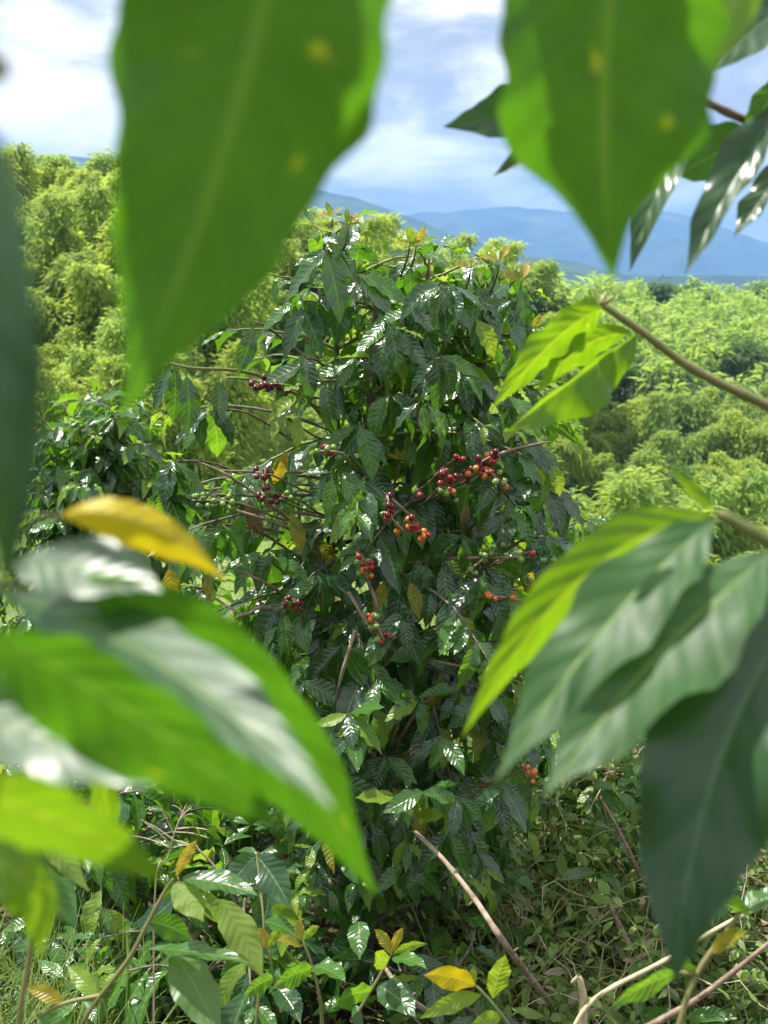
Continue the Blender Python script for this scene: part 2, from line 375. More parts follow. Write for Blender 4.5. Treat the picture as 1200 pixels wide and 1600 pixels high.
def build_ground():
    radii = [0]; r = 0.25
    while r < 11500: radii.append(r); r *= 1.075
    NA = 200; V = [(0, 0, H(0, 0.01))]; F = []
    me = bpy.data.meshes.new('ground')
    for r in radii[1:]:
        for k in range(NA):
            a = 2 * math.pi * k / NA; x, y = r * math.sin(a), r * math.cos(a)
            # blend between the two half planes to the side
            V.append((x, y, H(x, y) if y > 0.02 * r else (H(x, -abs(y) - 1e-6) * sstep(0.02, -0.35, y / r) + H(x, 0.02 * r) * (1 - sstep(0.02, -0.35, y / r)))))
    for k in range(NA): F.append((0, 1 + (k + 1) % NA, 1 + k))
    for i in range(len(radii) - 2):
        for k in range(NA):
            a = 1 + i * NA + k; b = 1 + i * NA + (k + 1) % NA
            F.append((a, b, b + NA, a + NA))
    me.from_pydata(V, [], F); me.materials.append(M['ground'])
    me.polygons.foreach_set('use_smooth', [True] * len(me.polygons)); me.update()
    tag(link('ground', me), kind='structure')
def sstep_desc(a, b, x): return 1 - sstep(b, a, x)
build_ground()

def mountains(name, D, sil, seed, depth, rough):
    """ridge whose skyline follows (pixel x, pixel y) at distance D, with spurs running down towards the valley"""
    V = []; F = []; NX, NY = 170, 34
    for j in range(NY + 1):
        f = j / NY
        for i in range(NX + 1):
            px = -500 + 2200 * i / NX
            y = D + (f - 0.6) * depth
            x = (px - 600) / FPX * D * 1.03
            top = CAM.z + D * math.tan(math.atan((800 - lerp_tab(sil, px)) / FPX) - PITCH)
            g = 1 - abs(f - 0.6) / (0.6 if f < 0.6 else 0.4)
            spur = noise.fractal(Vector((x * 0.0011 + seed, y * 0.0005, seed)), 0.9, 2.1, 6)
            fine = noise.fractal(Vector((x * 0.004 + seed, y * 0.004, seed)), 0.8, 2.2, 6)
            h = -170 + (top + 170) * max(0, g) ** 0.8 + (spur * rough * (1 - g) * 2.0 + fine * rough * 0.14) * min(1, g * 5)
            V.append((x, y, h))
    for j in range(NY):
        for i in range(NX):
            a = j * (NX + 1) + i; F.append((a, a + 1, a + NX + 2, a + NX + 1))
    tag(link(name, mesh_quads(name, V, F, M['mountain'])), kind='structure')
mountains('mountains', 4600, [(-500, 238), (0, 240), (180, 242), (400, 268), (540, 300), (600, 325), (660, 345), (760, 385), (900, 425), (1700, 460)], 3.3, 2600, 120)
mountains('mountains', 8200, [(-500, 330), (500, 335), (620, 338), (700, 326), (770, 320), (860, 330), (960, 318), (1020, 330), (1090, 355), (1150, 378), (1200, 380), (1300, 370), (1700, 330)], 8.1, 3600, 190)
mountains('hills', 3000, [(-500, 470), (560, 470), (700, 424), (800, 396), (880, 408), (960, 428), (1100, 432), (1700, 440)], 5.7, 1500, 50)

def haze():
    x0, x1, y0, y1, z0, z1 = -12500, 12500, -12500, 12500, -190, 700
    V = [(x0, y0, z0), (x1, y0, z0), (x1, y1, z0), (x0, y1, z0), (x0, y0, z1), (x1, y0, z1), (x1, y1, z1), (x0, y1, z1)]
    F = [(3, 2, 1, 0), (4, 5, 6, 7), (0, 1, 5, 4), (1, 2, 6, 5), (2, 3, 7, 6), (3, 0, 4, 7)]
    m, t = new_mat('haze')
    pv = t('ShaderNodeVolumePrincipled', {'Color': (0.24, 0.48, 0.92), 'Density': 0.0002, 'Anisotropy': 0.0})
    o_ = t('ShaderNodeOutputMaterial'); t.l.new(pv.outputs[0], o_.inputs['Volume'])
    tag(link('haze', mesh_quads('haze', V, F, m, smooth=False)), 'pale blue haze in the valley air', kind='stuff')
haze()

# ------------------------------------------------------------------ forest
def spray_quad(S, p, d, up, L, W, r):
    d = d.normalized(); x = d.cross(up)
    if x.length < 1e-3: x = Vector((1, 0, 0))
    x.normalize()
    a = p; b = p + d * L * 0.45 + x * W; c = p + d * L + Vector((0, 0, -0.25 * L)); e = p + d * L * 0.45 - x * W
    S.append((tuple(a), tuple(b), tuple(c), tuple(e), r))
def quads_mesh(name, S, mat):
    n = len(S); V = np.array([q[:4] for q in S], np.float32).reshape(-1, 3)
    F = np.arange(n * 4).reshape(-1, 4); L = np.zeros((n * 4, 3), np.float32); L[:, 2] = np.repeat([q[4] for q in S], 4)
    return V, F, L
def bamboo_variant(seed, nsp, ncul=7, size=1.0):
    """clump of arching bamboo: plumes with drooping leafy sprays -> spray quads, culm tubes"""
    rg = random.Random(seed); S = []; cul = Soup()
    for k in range(ncul):
        a = 6.283 * k / ncul + rg.uniform(-.5, .5); lean = rg.uniform(0.1, 0.5) if k else 0.05
        hgt = rg.uniform(6.5, 12.5) * (1 - 0.4 * lean)
        out = Vector((math.cos(a), math.sin(a), 0)); path = []
        for i in range(9):
            t = i / 8
            path.append(out * (0.5 + hgt * lean * t ** 1.7 + 0.9 * max(0, t - .75) * 4 * lean) + Vector((0, 0, hgt * (t - 0.10 * t ** 5 * (1 + lean)))))
        V, F = tube(path, 0.06, 0.015, 5); cul.add(V, F)
        for q in range(nsp):
            t = rg.random() ** 0.7 * 0.92 + 0.08
            f = t * 8; i = min(7, int(f)); c = path[i].lerp(path[i + 1], f - i)
            aa = rg.uniform(0, 6.283); rad = (2.0 * (1 - t) ** 0.5 + 0.3) * rg.random() ** .62 * (1 + (.45 * rg.random() if rg.random() < .22 else 0))
            d0 = Vector((math.cos(aa), math.sin(aa), 0))
            p = c + d0 * rad + Vector((0, 0, -0.32 * rad * rad * 0.6 + rg.uniform(-.2, .3)))
            d = d0 * 0.8 + Vector((rg.uniform(-.3, .3), rg.uniform(-.3, .3), rg.uniform(-1.2, 0.8)))
            L = rg.uniform(0.45, 0.95) * size; spray_quad(S, p, d, Vector((rg.uniform(-.5, .5), rg.uniform(-.5, .5), 1)), L, L * rg.uniform(.13, .24), rg.random())
    return S, cul
def broad_variant(seed, n, size=1.0):
    rg = random.Random(seed); S = []; cul = Soup()
    V, F = tube([Vector((0, 0, -0.5)), Vector((.1, 0, 2.5)), Vector((-.1, .1, 5)), Vector((.1, 0, 7.5))], 0.28, 0.08, 6); cul.add(V, F)
    for k in range(14):
        a = rg.uniform(0, 6.28); rr = rg.uniform(0.6, 3.3); zc = rg.uniform(4.5, 8.8) - rr * 0.35
        c = Vector((math.cos(a) * rr, math.sin(a) * rr, zc)); R_ = rg.uniform(1.0, 1.8)
        V, F = tube([Vector((0, 0, 3.5)), c * 0.6 + Vector((0, 0, 1.5)), c], 0.1, 0.03, 4); cul.add(V, F)
        for q in range(n):
            v = Vector((rg.gauss(0, 1), rg.gauss(0, 1), rg.gauss(0, 1) * .75)).normalized() * R_ * rg.uniform(.6, 1.08)
            v.z *= .75
            L = rg.uniform(.3, .6) * size; spray_quad(S, c + v, v.normalized() + Vector((rg.uniform(-.7, .7), rg.uniform(-.7, .7), -0.4)), Vector((0, 0, 1)) + v * .3, L, L * .33, rg.random())
    return S, cul
bam = [bamboo_variant(50 + i, 1500, ncul=10, size=.62) for i in range(5)]
bro = [broad_variant(80 + i, 210) for i in range(3)]
bam_m = [(mesh_quads('crown', *quads_mesh('crown', S, None)[:2], M['bamboo' if i % 3 else 'bamboo_cool'], quads_mesh('crown', S, None)[2], False), c.mesh('culms', M['culm'])) for i, (S, c) in enumerate(bam)]
bro_m = [(mesh_quads('crown', *quads_mesh('crown', S, None)[:2], M['broad'], quads_mesh('crown', S, None)[2], False), c.mesh('trunk', M['bark'])) for S, c in bro]
bam_far = [quads_mesh('', bamboo_variant(150 + i, 80, size=1.85)[0], None) for i in range(4)]

def plant_forest():
    rg = random.Random(21); pts = []; cell = {}
    tries = 0
    def free(x, y, r):
        g = (int(x // 8), int(y // 8))
        for a in (-1, 0, 1):
            for b in (-1, 0, 1):
                for (u, v) in cell.get((g[0] + a, g[1] + b), ()):
                    if (u - x) ** 2 + (v - y) ** 2 < r * r: return False
        return True
    while tries < 26000:
        tries += 1
        y = 40 + (320 - 40) * rg.random() ** 0.8
        ratio = rg.uniform(-0.46, 0.46)
        t = sstep(-0.05, 0.25, ratio)
        ymin = 42 * (1 - t) + 62 * t + (30 if -0.17 < ratio < 0.05 else 0)
        ymax = 170 * (1 - t) + 320 * t if ratio < 0.1 else 320
        if y < ymin or y > ymax: continue
        x = ratio * y; sp = (3.3 if x < -.15 * y else 5.2 if y < 150 else 6.6) * (.75 + .6 * abs(noise.noise(Vector((x * .05, y * .05, 3)))))
        if not free(x, y, sp): continue
        cell.setdefault((int(x // 8), int(y // 8)), []).append((x, y)); pts.append((x, y))
    pts.sort(key=lambda p: p[1])
    near = []; far = Soup(); broadpts = []
    nb = 0
    for x, y in pts:
        wood = noise.noise(Vector((x * 0.022, y * 0.016, 7)))
        isb = (wood > 0.3 and x / y > 0.05 and rg.random() < .6) or (rg.random() < 0.06)
        z = H(x, y) - 0.3; s = rg.uniform(0.6, 1.25) * (.7 if y < 55 else 1) * (1.3 if x > .1 * y else 1); a = rg.uniform(0, 6.283)
        if isb and len(broadpts) < 90:
            broadpts.append(1)
            o = root('broadleaf_tree', 'dark green broadleaf tree among the pale bamboo of the far slope' if y > 95 or x > 0 else 'dark green broadleaf tree in the steep bamboo stand beyond the small bush', 'tree', (x, y, z), 'broadleaf trees in the forest' if y > 95 or x > 0 else 'broadleaf trees on the steep slope')
            o.rotation_euler.z = a; o.scale = (s * 1.15, s * 1.15, s)
            c, k = bro_m[rg.randrange(3)]; link('crown', c, o); link('trunk', k, o)
        elif nb < 290:
            nb += 1; i = rg.randrange(5)
            w1 = 'tall' if s > .95 else 'low'; w2 = 'yellow green' if i % 3 else 'fresh green'
            if x / y < 0.0: lab, gr = w1 + ' feathery ' + w2 + ' bamboo clump on the steep slope behind the coffee bushes', w1 + ' ' + w2 + ' bamboo on the steep slope'
            else: lab, gr = w1 + ' ' + w2 + ' bamboo clump on the hazy slope across the valley', w1 + ' ' + w2 + ' bamboo across the valley'
            o = root('bamboo_clump', lab, 'bamboo', (x, y, z), gr)
            o.rotation_euler.z = a; o.scale = (s, s, s * rg.uniform(.9, 1.1))
            c, k = bam_m[i]; link('crown', c, o); link('culms', k, o)
        else:
            V, F, L = bam_far[rg.randrange(4)]; L = L.copy(); L[:, 2] = (L[:, 2] * .6 + rg.random() * .4) % 1
            far.add(xform(V, Matrix.Translation((x, y, z)) @ Matrix.Rotation(a, 4, 'Z') @ Matrix.Scale(s, 4)), F, L)
    if far.n: tag(link('bamboo_forest', far.mesh('bamboo_forest', M['bamboo_cool'], False)), 'distant bamboo forest along the top of the valley slope', 'forest', kind='stuff')
    und = []
    for k in range(70000):
        y = 38 + 210 * rg.random() ** 1.5; ratio = rg.uniform(-.46, .46); x = ratio * y
        if y < 42 + 20 * sstep(-.05, .25, ratio): continue
        p = Vector((x, y, H(x, y) + rg.random() * (1.5 + 3.5 * max(0, noise.noise(Vector((x * .2, y * .2, 5))) + .4))))
        L = rg.uniform(.35, .8) * (1 + y / 150)
        spray_quad(und, p, Vector((rg.uniform(-1, 1), rg.uniform(-1, 1), rg.uniform(-.5, .8))), Vector((rg.uniform(-.5, .5), rg.uniform(-.5, .5), 1)), L, L * .22, rg.random())
    V, F, L = quads_mesh('', und, None)
    tag(link('understory', mesh_quads('understory', V, F, M['bamboo_cool'], L, False)), 'low green scrub growing under the bamboo', 'scrub', kind='stuff')
    print('forest', len(pts), nb, len(broadpts))
plant_forest()

# ------------------------------------------------------------------ coffee bushes
def berry_mesh(mat):
    ns, nr = 10, 7; V = []; F = []
    for i in range(nr + 1):
        th = math.pi * i / nr
        for k in range(ns):
            a = 6.2832 * k / ns; rr = math.sin(th) if 0 < i < nr else 0.18
            z = -math.cos(th) * 1.12 if i < nr else 1.04
            V.append((rr * math.cos(a), rr * math.sin(a), z))
    for i in range(nr):
        for k in range(ns):
            k2 = (k + 1) % ns; F.append((i * ns + k, i * ns + k2, (i + 1) * ns + k2, (i + 1) * ns + k))
    F.append(tuple(range(nr * ns, nr * ns + 4)))
    me = mesh_quads('berry', V, F, M[mat]); return me
BERRY = {k: berry_mesh(k) for k in ('red', 'dark', 'orange', 'green')}

class Bush:
    """collects leaves (placed by base, direction, normal), turns the best-seen into parts and the rest into one stuff part"""
    def __init__(s, name, label, base, cat='coffee bush', group=None):
        s.o = root(name, label, cat, base, group); s.org = Vector(base); s.leaves = []
        s.rg = random.Random(hash(label) % 1000 if False else sum(map(ord, label)))
    def leaf(s, base, d, up, L, mat='leaf', pri=0, var=None):
        s.leaves.append((Vector(base), Vector(d), Vector(up), L, mat, pri, s.rg.randrange(9) if var is None else var))
    def stem(s, pts, r0, r1, mat='bark', name='branch', sides=6, n=4, knots=0.0):
        return tube_obj(name, pts, r0, r1, mat, s.o, sides, n, knots)
    def berry(s, p, mat, r=0.0075, d=(0, 0, 1)):
        m = frame(Vector(p) - s.org, d, (0.3, 0.9, 0.1), r)
        # berry mesh long axis is Z: use frame whose Y is d, so swap
        return link('berry', BERRY[mat], s.o, m @ Matrix.Rotation(R(-90), 4, 'X'))
    def finish(s, most=290, mindep=0.0):
        def score(l):
            x, y, dd = proj(l[0] + l[1].normalized() * l[3] * .5)
            infr = -40 < x < 1240 and -40 < y < 1640
            return (-l[5], 0 if infr else 1, dd)
        s.leaves.sort(key=score)
        soups = {}
        for i, (b, d, up, L, mat, pri, var) in enumerate(s.leaves):
            m = frame(b - s.org, d, up, L)
            if i < most: link('leaf', leaf_mesh(var, mat), s.o, m)
            else:
                V, F, Lu = LV[var]; Lu = Lu.copy(); Lu[:, 2] = s.rg.random()
                soups.setdefault(mat, Soup()).add(xform(V, m), F, Lu)
        for mat, so_ in soups.items():
            tag(link('foliage', so_.mesh('foliage', M[mat]), s.o), kind='stuff')

def grow(b, base, top, rg, zlo, spacing, lenprof, lsize, poly=None, gaps=(), mats=None, elev=(0.1, 0.6), trunk_r=0.016, inner=0.22, droop=0.9, thin=0.1, branch_parts=True, az0=0.0):
    """one coffee stem with opposite branches and leaf pairs"""
    base = Vector(base); top = Vector(top); Ht = (top - base).length
    wob = [base.lerp(top, f) + Vector((rg.uniform(-.012, .012), rg.uniform(-.012, .012), 0)) * (1 if 0 < f < 1 else 0) for f in (0, .2, .4, .6, .8, 1)]
    path = smooth_path(wob, 4)
    b.stem(wob, trunk_r, trunk_r * .25, 'bark', 'trunk', 7, 4)
    def on(f):
        q = f * (len(path) - 1); i = min(len(path) - 2, int(q)); return path[i].lerp(path[i + 1], q - i)
    h = zlo; k = 0; soup = Soup()
    def ok(p):
        if poly is None: return True
        x, y, d = proj(p)
        if not inpoly(poly, x, y): return False
        for gx, gy, rx, ry in gaps:
            if ((x - gx) / rx) ** 2 + ((y - gy) / ry) ** 2 < 1: return False
        return True
    while h < Ht - 0.01:
        f = h / Ht; p0 = on(f); a0 = az0 + k * 1.25 + rg.uniform(-.35, .35); k += 1
        for sgn in (0, math.pi):
            a = a0 + sgn + rg.uniform(-.2, .2)
            Lb = lenprof(1 - f) * rg.uniform(.75, 1.12); el = elev[0] + (elev[1] - elev[0]) * f ** 2 + rg.uniform(-.12, .12)
            out = Vector((math.cos(a), math.sin(a), 0)); pts = [p0]; n = 7
            for i in range(1, n + 1):
                e = el - droop * (i / n) ** 1.3 * min(1, Lb / .4)
                pts.append(pts[-1] + (out * math.cos(e) + Vector((0, 0, math.sin(e)))) * Lb / n + Vector((rg.uniform(-1, 1), rg.uniform(-1, 1), rg.uniform(-1, 1))) * 0.004)
            cut = n
            while cut > 1 and not ok(pts[cut]): cut -= 1
            pts = pts[:cut + 1]
            if cut < 2: continue
            V, F = tube([q - b.org for q in pts], 0.0042 if Lb > .2 else .003, 0.0018, 5)
            if branch_parts: link('branch', mesh_quads('branch', V, F, M['bark' if f < .75 else 'twig'], np.zeros((len(V), 3))), b.o)
            else: soup.add(V, F)
            tot = cut * Lb / n; s_ = Lb * inner
            while s_ < tot:
                q = s_ / (Lb / n); i = min(cut - 1, int(q)); p = pts[i].lerp(pts[i + 1], q - i); T = (pts[i + 1] - pts[i]).normalized()
                side = T.cross(Vector((0, 0, 1))); side.normalize()
                e = s_ / tot
                for sd_ in (-1, 1):
                    if rg.random() < thin: continue
                    dn = rg.uniform(0.15, 1.25)
                    d = T * (0.45 + .5 * e) + side * sd_ * rg.uniform(.5, .95) + Vector((0, 0, -dn))
                    L = lsize * rg.uniform(.55, 1.16) * (1 - .25 * (e > .9))
                    upn = Vector((0, 0, 1)) + out * 0.55 + Vector((rg.uniform(-.35, .35), rg.uniform(-.35, .35), 0))
                    if ok(p + d.normalized() * L * .8):
                        r = rg.random(); mt = 'leaf'
                        if mats: mt = mats(r, e, f, p)
                        b.leaf(p, d, upn, L, mt)
                s_ += rg.uniform(.027, .042)
            # growing tip
            if ok(pts[-1]):
                T = (pts[-1] - pts[-2]).normalized()
                for sd_ in (-1, 1):
                    b.leaf(pts[-1], T + T.cross(Vector((0, 0, 1))) * .5 * sd_ + Vector((0, 0, rg.uniform(-.5, .4))), (0, 0, 1), lsize * rg.uniform(.35, .6), 'leaf_mid' if rg.random() < .6 else 'leaf_young')
        h += spacing * rg.uniform(.8, 1.2)
    if soup.n: tag(link('branches', soup.mesh('branches', M['bark']), b.o), kind='stuff')

def mats_main(r, e, f, p):
    if r < 0.64: return 'leaf'
    if r < 0.92: return 'leaf_mid'
    if r < 0.965: return 'leaf_young'
    return 'leaf_yellow' if f < .7 else 'leaf_mid'
MAIN_POLY = [(505, 325), (560, 335), (650, 365), (700, 385), (780, 400), (830, 440), (845, 500), (850, 560), (865, 620), (905, 650), (925, 710), (890, 760), (900, 830), (860, 900), (860, 1000), (860, 1060), (850, 1150), (830, 1300), (760, 1400), (500, 1400), (430, 1300), (400, 1150), (390, 1050), (310, 1000), (290, 940), (240, 820), (228, 700), (225, 600), (300, 555), (365, 500), (430, 415), (470, 365)]
MAIN_GAPS = [(405, 690, 42, 55), (345, 570, 30, 28), (480, 640, 22, 45), (432, 560, 14, 22)]
BX, BY = -0.105, 2.0
def main_bush():
    rg = random.Random(5)
    b = Bush('coffee_bush', 'tall glossy coffee bush laden with red coffee cherries', (BX + .08, BY + .02, H(BX, BY) - .01))
    prof = lambda g: lerp_tab([(0, .06), (.06, .16), (.15, .3), (.3, .42), (.55, .47), (.8, .42), (1, .34)], g)
    top1 = P(513, 352, 2.0)
    grow(b, (BX + .02, BY, -.02), top1, rg, .22, .05, prof, .104, MAIN_POLY, MAIN_GAPS, mats_main, thin=.12)
    grow(b, (BX + .09, BY + .04, -.02), P(672, 392, 2.0), rg, .3, .046, prof, .102, MAIN_POLY, MAIN_GAPS, mats_main, az0=.7)
    grow(b, (BX + .16, BY + .02, -.02), P(782, 428, 2.0), rg, .3, .05, prof, .102, MAIN_POLY, MAIN_GAPS, mats_main, az0=1.3)
    grow(b, (BX + .06, BY - .1, -.02), P(590, 440, 1.86), rg, .2, .085, prof, .102, MAIN_POLY, MAIN_GAPS + [(420, 720, 130, 90)], mats_main, az0=.3, thin=.3)
    # --- leaves one can follow in the photograph: (base px, tip px, depth, length factor, material, facing)
    def L2(bx, by, tx, ty, d, mat='leaf', dd=0.0, nrm=(0, -.75, .65), var=None):
        p = P(bx, by, d); q = P(tx, ty, d + dd); b.leaf(p, q - p, nrm, (q - p).length / 1.06, mat, 2, var)
    D = 1.72
    tips = [(515, 395, D, 'leaf'), (655, 625, D - .03, 'leaf_mid'), (515, 738, D - .05, 'leaf')]
    L2(508, 390, 535, 505, D, 'leaf', .0, (.25, -.8, .5), 0); L2(512, 395, 428, 470, D + .02, 'leaf', .02, (-.4, -.6, .7), 1); L2(520, 400, 548, 500, D + .05, 'leaf', 0, (.6, -.7, .4), 2)
    L2(500, 398, 440, 440, D + .06, 'leaf_mid', 0, (-.2, -.3, .9), 3); L2(522, 420, 530, 548, D + .02, 'leaf', .02, (.5, -.8, .3), 4)
    L2(398, 505, 368, 585, D + .05, 'leaf', 0, (.1, -.9, .45), 4); L2(268, 570, 230, 640, D + .05, 'leaf', 0, (-.3, -.8, .5), 1); L2(292, 580, 292, 682, D + .02, 'leaf', 0, (.2, -.9, .4), 4)
    L2(275, 572, 262, 665, D + .1, 'leaf', 0, (0, -.9, .2), 2); L2(342, 590, 340, 660, D + .08, 'leaf', 0, (.3, -.8, .2), 6)
    L2(655, 628, 605, 672, D - .03, 'leaf', 0, (-.5, -.5, .8), 1); L2(660, 630, 664, 684, D - .05, 'leaf_mid', 0, (0, -.9, .5), 0); L2(668, 628, 708, 705, D - .03, 'leaf_mid', 0, (.3, -.6, .7), 2); L2(665, 632, 702, 665, D - .05, 'leaf_mid', 0, (.3, -.3, .9), 3); L2(662, 632, 690, 702, D, 'leaf', 0, (.7, -.6, .3), 5)
    L2(518, 738, 466, 735, D - .05, 'leaf', 0, (-.1, -.5, .9), 1); L2(520, 742, 506, 810, D - .07, 'leaf_mid', 0, (-.2, -.8, .5), 0); L2(530, 742, 580, 830, D - .05, 'leaf_mid', 0, (.3, -.7, .7), 2); L2(512, 742, 476, 795, D - .03, 'leaf', .02, (-.6, -.7, .4), 4); L2(532, 735, 575, 780, D - .02, 'leaf', .03, (.4, -.4, .8), 6); L2(524, 748, 530, 800, D - .02, 'leaf', .03, (.2, -.9, .2), 7)
    # branches that carry those groups
    b.stem([P(514, 500, 1.95), P(512, 430, 1.83), P(510, 388, D)], .004, .002, 'twig')
    b.stem([P(516, 590, 2.0), P(430, 520, 1.9), P(398, 503, D + .05)], .0035, .002, 'twig_brown')
    b.stem([P(516, 640, 2.0), P(400, 585, 1.85), P(300, 575, D + .06), P(262, 566, D + .05)], .0045, .002, 'twig')
    b.stem([P(640, 720, 1.98), P(650, 660, 1.8), P(656, 622, D - .05)], .004, .002, 'twig')
    b.stem([P(530, 800, 1.98), P(522, 765, 1.78), P(520, 732, D - .07)], .004, .002, 'twig')
    L2(742, 495, 778, 565, D, 'leaf_young', 0, (.1, -.9, .2), 2); L2(640, 412, 650, 475, D, 'leaf', 0, (0, -.9, .3), 5); L2(690, 470, 700, 545, D, 'leaf', 0, (.2, -.7, .5), 4); L2(810, 445, 825, 510, D + .05, 'leaf', 0, (.2, -.7, .6), 1)
    L2(880, 690, 928, 718, D, 'leaf_young', 0, (.1, -.4, .9), 3); L2(860, 725, 880, 780, D, 'leaf_young', 0, (.1, -.9, .1), 2); L2(890, 640, 905, 668, D, 'leaf_mid', 0, (.1, -.9, .1), 2)
    # bright flushes of new leaves on the tips
    for (cx, cy, w) in [(520, 335, 1), (545, 350, .8), (650, 380, 1.2), (780, 405, 1.1), (735, 415, .9), (815, 435, 1.1), (640, 378, .8), (700, 505, .6), (832, 510, .8), (625, 715, .6), (655, 622, .5)]:
        cy -= 16; p = P(cx, cy + 22, 1.86); b.stem([P(cx - 14, cy + 70, 1.95), P(cx - 3, cy + 40, 1.88), p], .0028, .0014, 'twig')
        for q in range(4):
            ang = -1.57 + (q - 1.5) * .75 + rg.uniform(-.2, .2); L = (26 + 14 * rg.random()) * w
            L2(cx, cy + 20, cx + L * math.cos(ang), cy + 20 + L * math.sin(ang), 1.86, ['leaf_flush', 'leaf_young', 'leaf_flush', 'leaf_young'][q], rg.uniform(-.02, .03), (rg.uniform(-.5, .5), -.6, .6))
    # hanging yellowed leaves
    for (bx, by, tx, ty, mt) in [(455, 800, 470, 868, 'leaf_yellow'), (390, 775, 398, 850, 'leaf_brown'), (640, 905, 652, 965, 'leaf_yellow'), (265, 880, 272, 960, 'leaf_yellow'), (325, 890, 322, 945, 'leaf_yellow'), (600, 905, 585, 960, 'leaf_yellow'), (725, 785, 730, 830, 'leaf_brown'), (445, 700, 440, 770, 'leaf_yellow'), (385, 800, 360, 870, 'leaf_mid'), (500, 905, 480, 960, 'leaf_brown'), (720, 905, 730, 960, 'leaf_young'), (690, 880, 700, 955, 'leaf')]:
        L2(bx, by, tx, ty, 1.78, mt, 0, (rg.uniform(-.5, .5), -.9, .15))
    # lighter leaf rosettes low on the bush
    for (cx, cy, d) in [(545, 1115, 1.72), (548, 1150, 1.7), (655, 1095, 1.72), (690, 1150, 1.7), (665, 1235, 1.68), (715, 1245, 1.68), (620, 1240, 1.7), (590, 1060, 1.75), (720, 1080, 1.8), (600, 1180, 1.8)]:
        for q in range(6):
            ang = rg.uniform(.2, 2.9) if q < 4 else rg.uniform(-.4, 3.5); L = rg.uniform(42, 76)
            L2(cx, cy, cx + L * math.cos(ang), cy + L * math.sin(ang) * .95, d, rg.choice(['leaf_mid', 'leaf_mid', 'leaf', 'leaf_young']), rg.uniform(-.06, .03), (rg.uniform(-.4, .4), -.5, .8))
        b.stem([P(600, 1200, 2.0), P((cx + 600) / 2, cy + 20, 1.85), P(cx, cy, d)], .004, .002, 'twig_brown')
    # drooping leaf groups at the branch ends all over the front
    for (cx, cy) in [(470, 470), (560, 430), (600, 500), (560, 560), (640, 480), (700, 440), (750, 470), (800, 470), (690, 560), (740, 590), (610, 620), (560, 660), (800, 620), (830, 690), (470, 560), (330, 640), (270, 720), (340, 820), (420, 860), (250, 760), (560, 800), (720, 830), (790, 800), (660, 880), (850, 760), (860, 840), (500, 900), (420, 960), (620, 960), (690, 990), (760, 900), (800, 1000), (540, 1010), (470, 1060), (760, 1080), (830, 1100), (520, 1220), (580, 1290), (700, 1300), (780, 1230), (640, 1350), (480, 1150)]:
        d = rg.uniform(1.72, 1.84)
        b.stem([P(cx + (620 - cx) * .45, cy + 50, 1.98), P(cx + (620 - cx) * .2, cy + 6, (d + 1.98) / 2), P(cx, cy, d)], .0032, .0016, 'twig_brown')
        for q in range(rg.randrange(4, 7)):
            ang = 1.57 + (q % 2 * 2 - 1) * rg.uniform(.1, 1.25); L = rg.uniform(58, 100)
            p0 = P(cx + rg.uniform(-9, 9), cy + rg.uniform(-7, 9), d); q0 = P(cx + L * math.cos(ang), cy + L * math.sin(ang), d + rg.uniform(-.05, .03))
            b.leaf(p0, q0 - p0, (math.cos(ang) * .7, -.7, rg.uniform(.3, .8)), (q0 - p0).length / 1.06, 'leaf' if rg.random() < .75 else 'leaf_mid', 1)
    # bare branches
    for pts, r, mt in [([(500, 850, 1.95), (430, 795, 1.8), (360, 745, 1.72), (310, 722, 1.7)], .0036, 'bark_pale'), ([(520, 738, 1.98), (430, 738, 1.82), (335, 735, 1.76)], .004, 'twig_brown'), ([(500, 772, 1.98), (420, 775, 1.85), (320, 772, 1.8)], .0038, 'bark'),
                       ([(500, 875, 1.95), (450, 825, 1.82), (360, 795, 1.76), (280, 770, 1.75)], .0034, 'bark_pale'), ([(470, 1012, 1.95), (390, 995, 1.8), (300, 982, 1.75)], .0034, 'twig_brown'), ([(545, 925, 1.75), (565, 960, 1.74), (592, 1005, 1.76)], .0034, 'bark_pale'),
                       ([(560, 855, 1.75), (572, 900, 1.73), (590, 950, 1.73), (595, 1010, 1.8)], .0042, 'bark'), ([(555, 985, 1.76), (535, 1050, 1.74), (520, 1110, 1.8)], .004, 'bark_pale'), ([(640, 880, 1.9), (720, 872, 1.78), (830, 872, 1.74), (870, 880, 1.74)], .0038, 'twig_brown'),
                       ([(630, 1025, 1.9), (690, 1035, 1.78), (760, 1050, 1.78)], .0032, 'bark_pale'), ([(470, 960, 1.95), (430, 920, 1.82), (370, 890, 1.76)], .004, 'twig_brown'), ([(700, 940, 1.9), (770, 932, 1.74), (820, 940, 1.74)], .0035, 'bark_pale'), ([(680, 790, 1.98), (720, 745, 1.76), (785, 708, 1.72), (860, 690, 1.72)], .0042, 'twig_brown'),
                       ([(680, 860, 1.95), (650, 815, 1.75), (598, 768, 1.7)], .004, 'twig_brown'), ([(520, 680, 2.0), (480, 625, 1.85), (400, 595, 1.78), (350, 590, 1.76)], .004, 'twig'), ([(210, 1220, 1.75), (260, 1205, 1.75), (420, 1180, 1.95)], .004, 'bark_pale'),
                       ([(500, 1010, 2.0), (420, 950, 1.8), (380, 960, 1.76), (330, 930, 1.75)], .0036, 'bark_pale'), ([(610, 1000, 1.95), (680, 985, 1.8), (700, 1020, 1.78)], .003, 'twig')]:
        b.stem([P(*q) for q in pts], r, r * .5, mt, knots=.18)
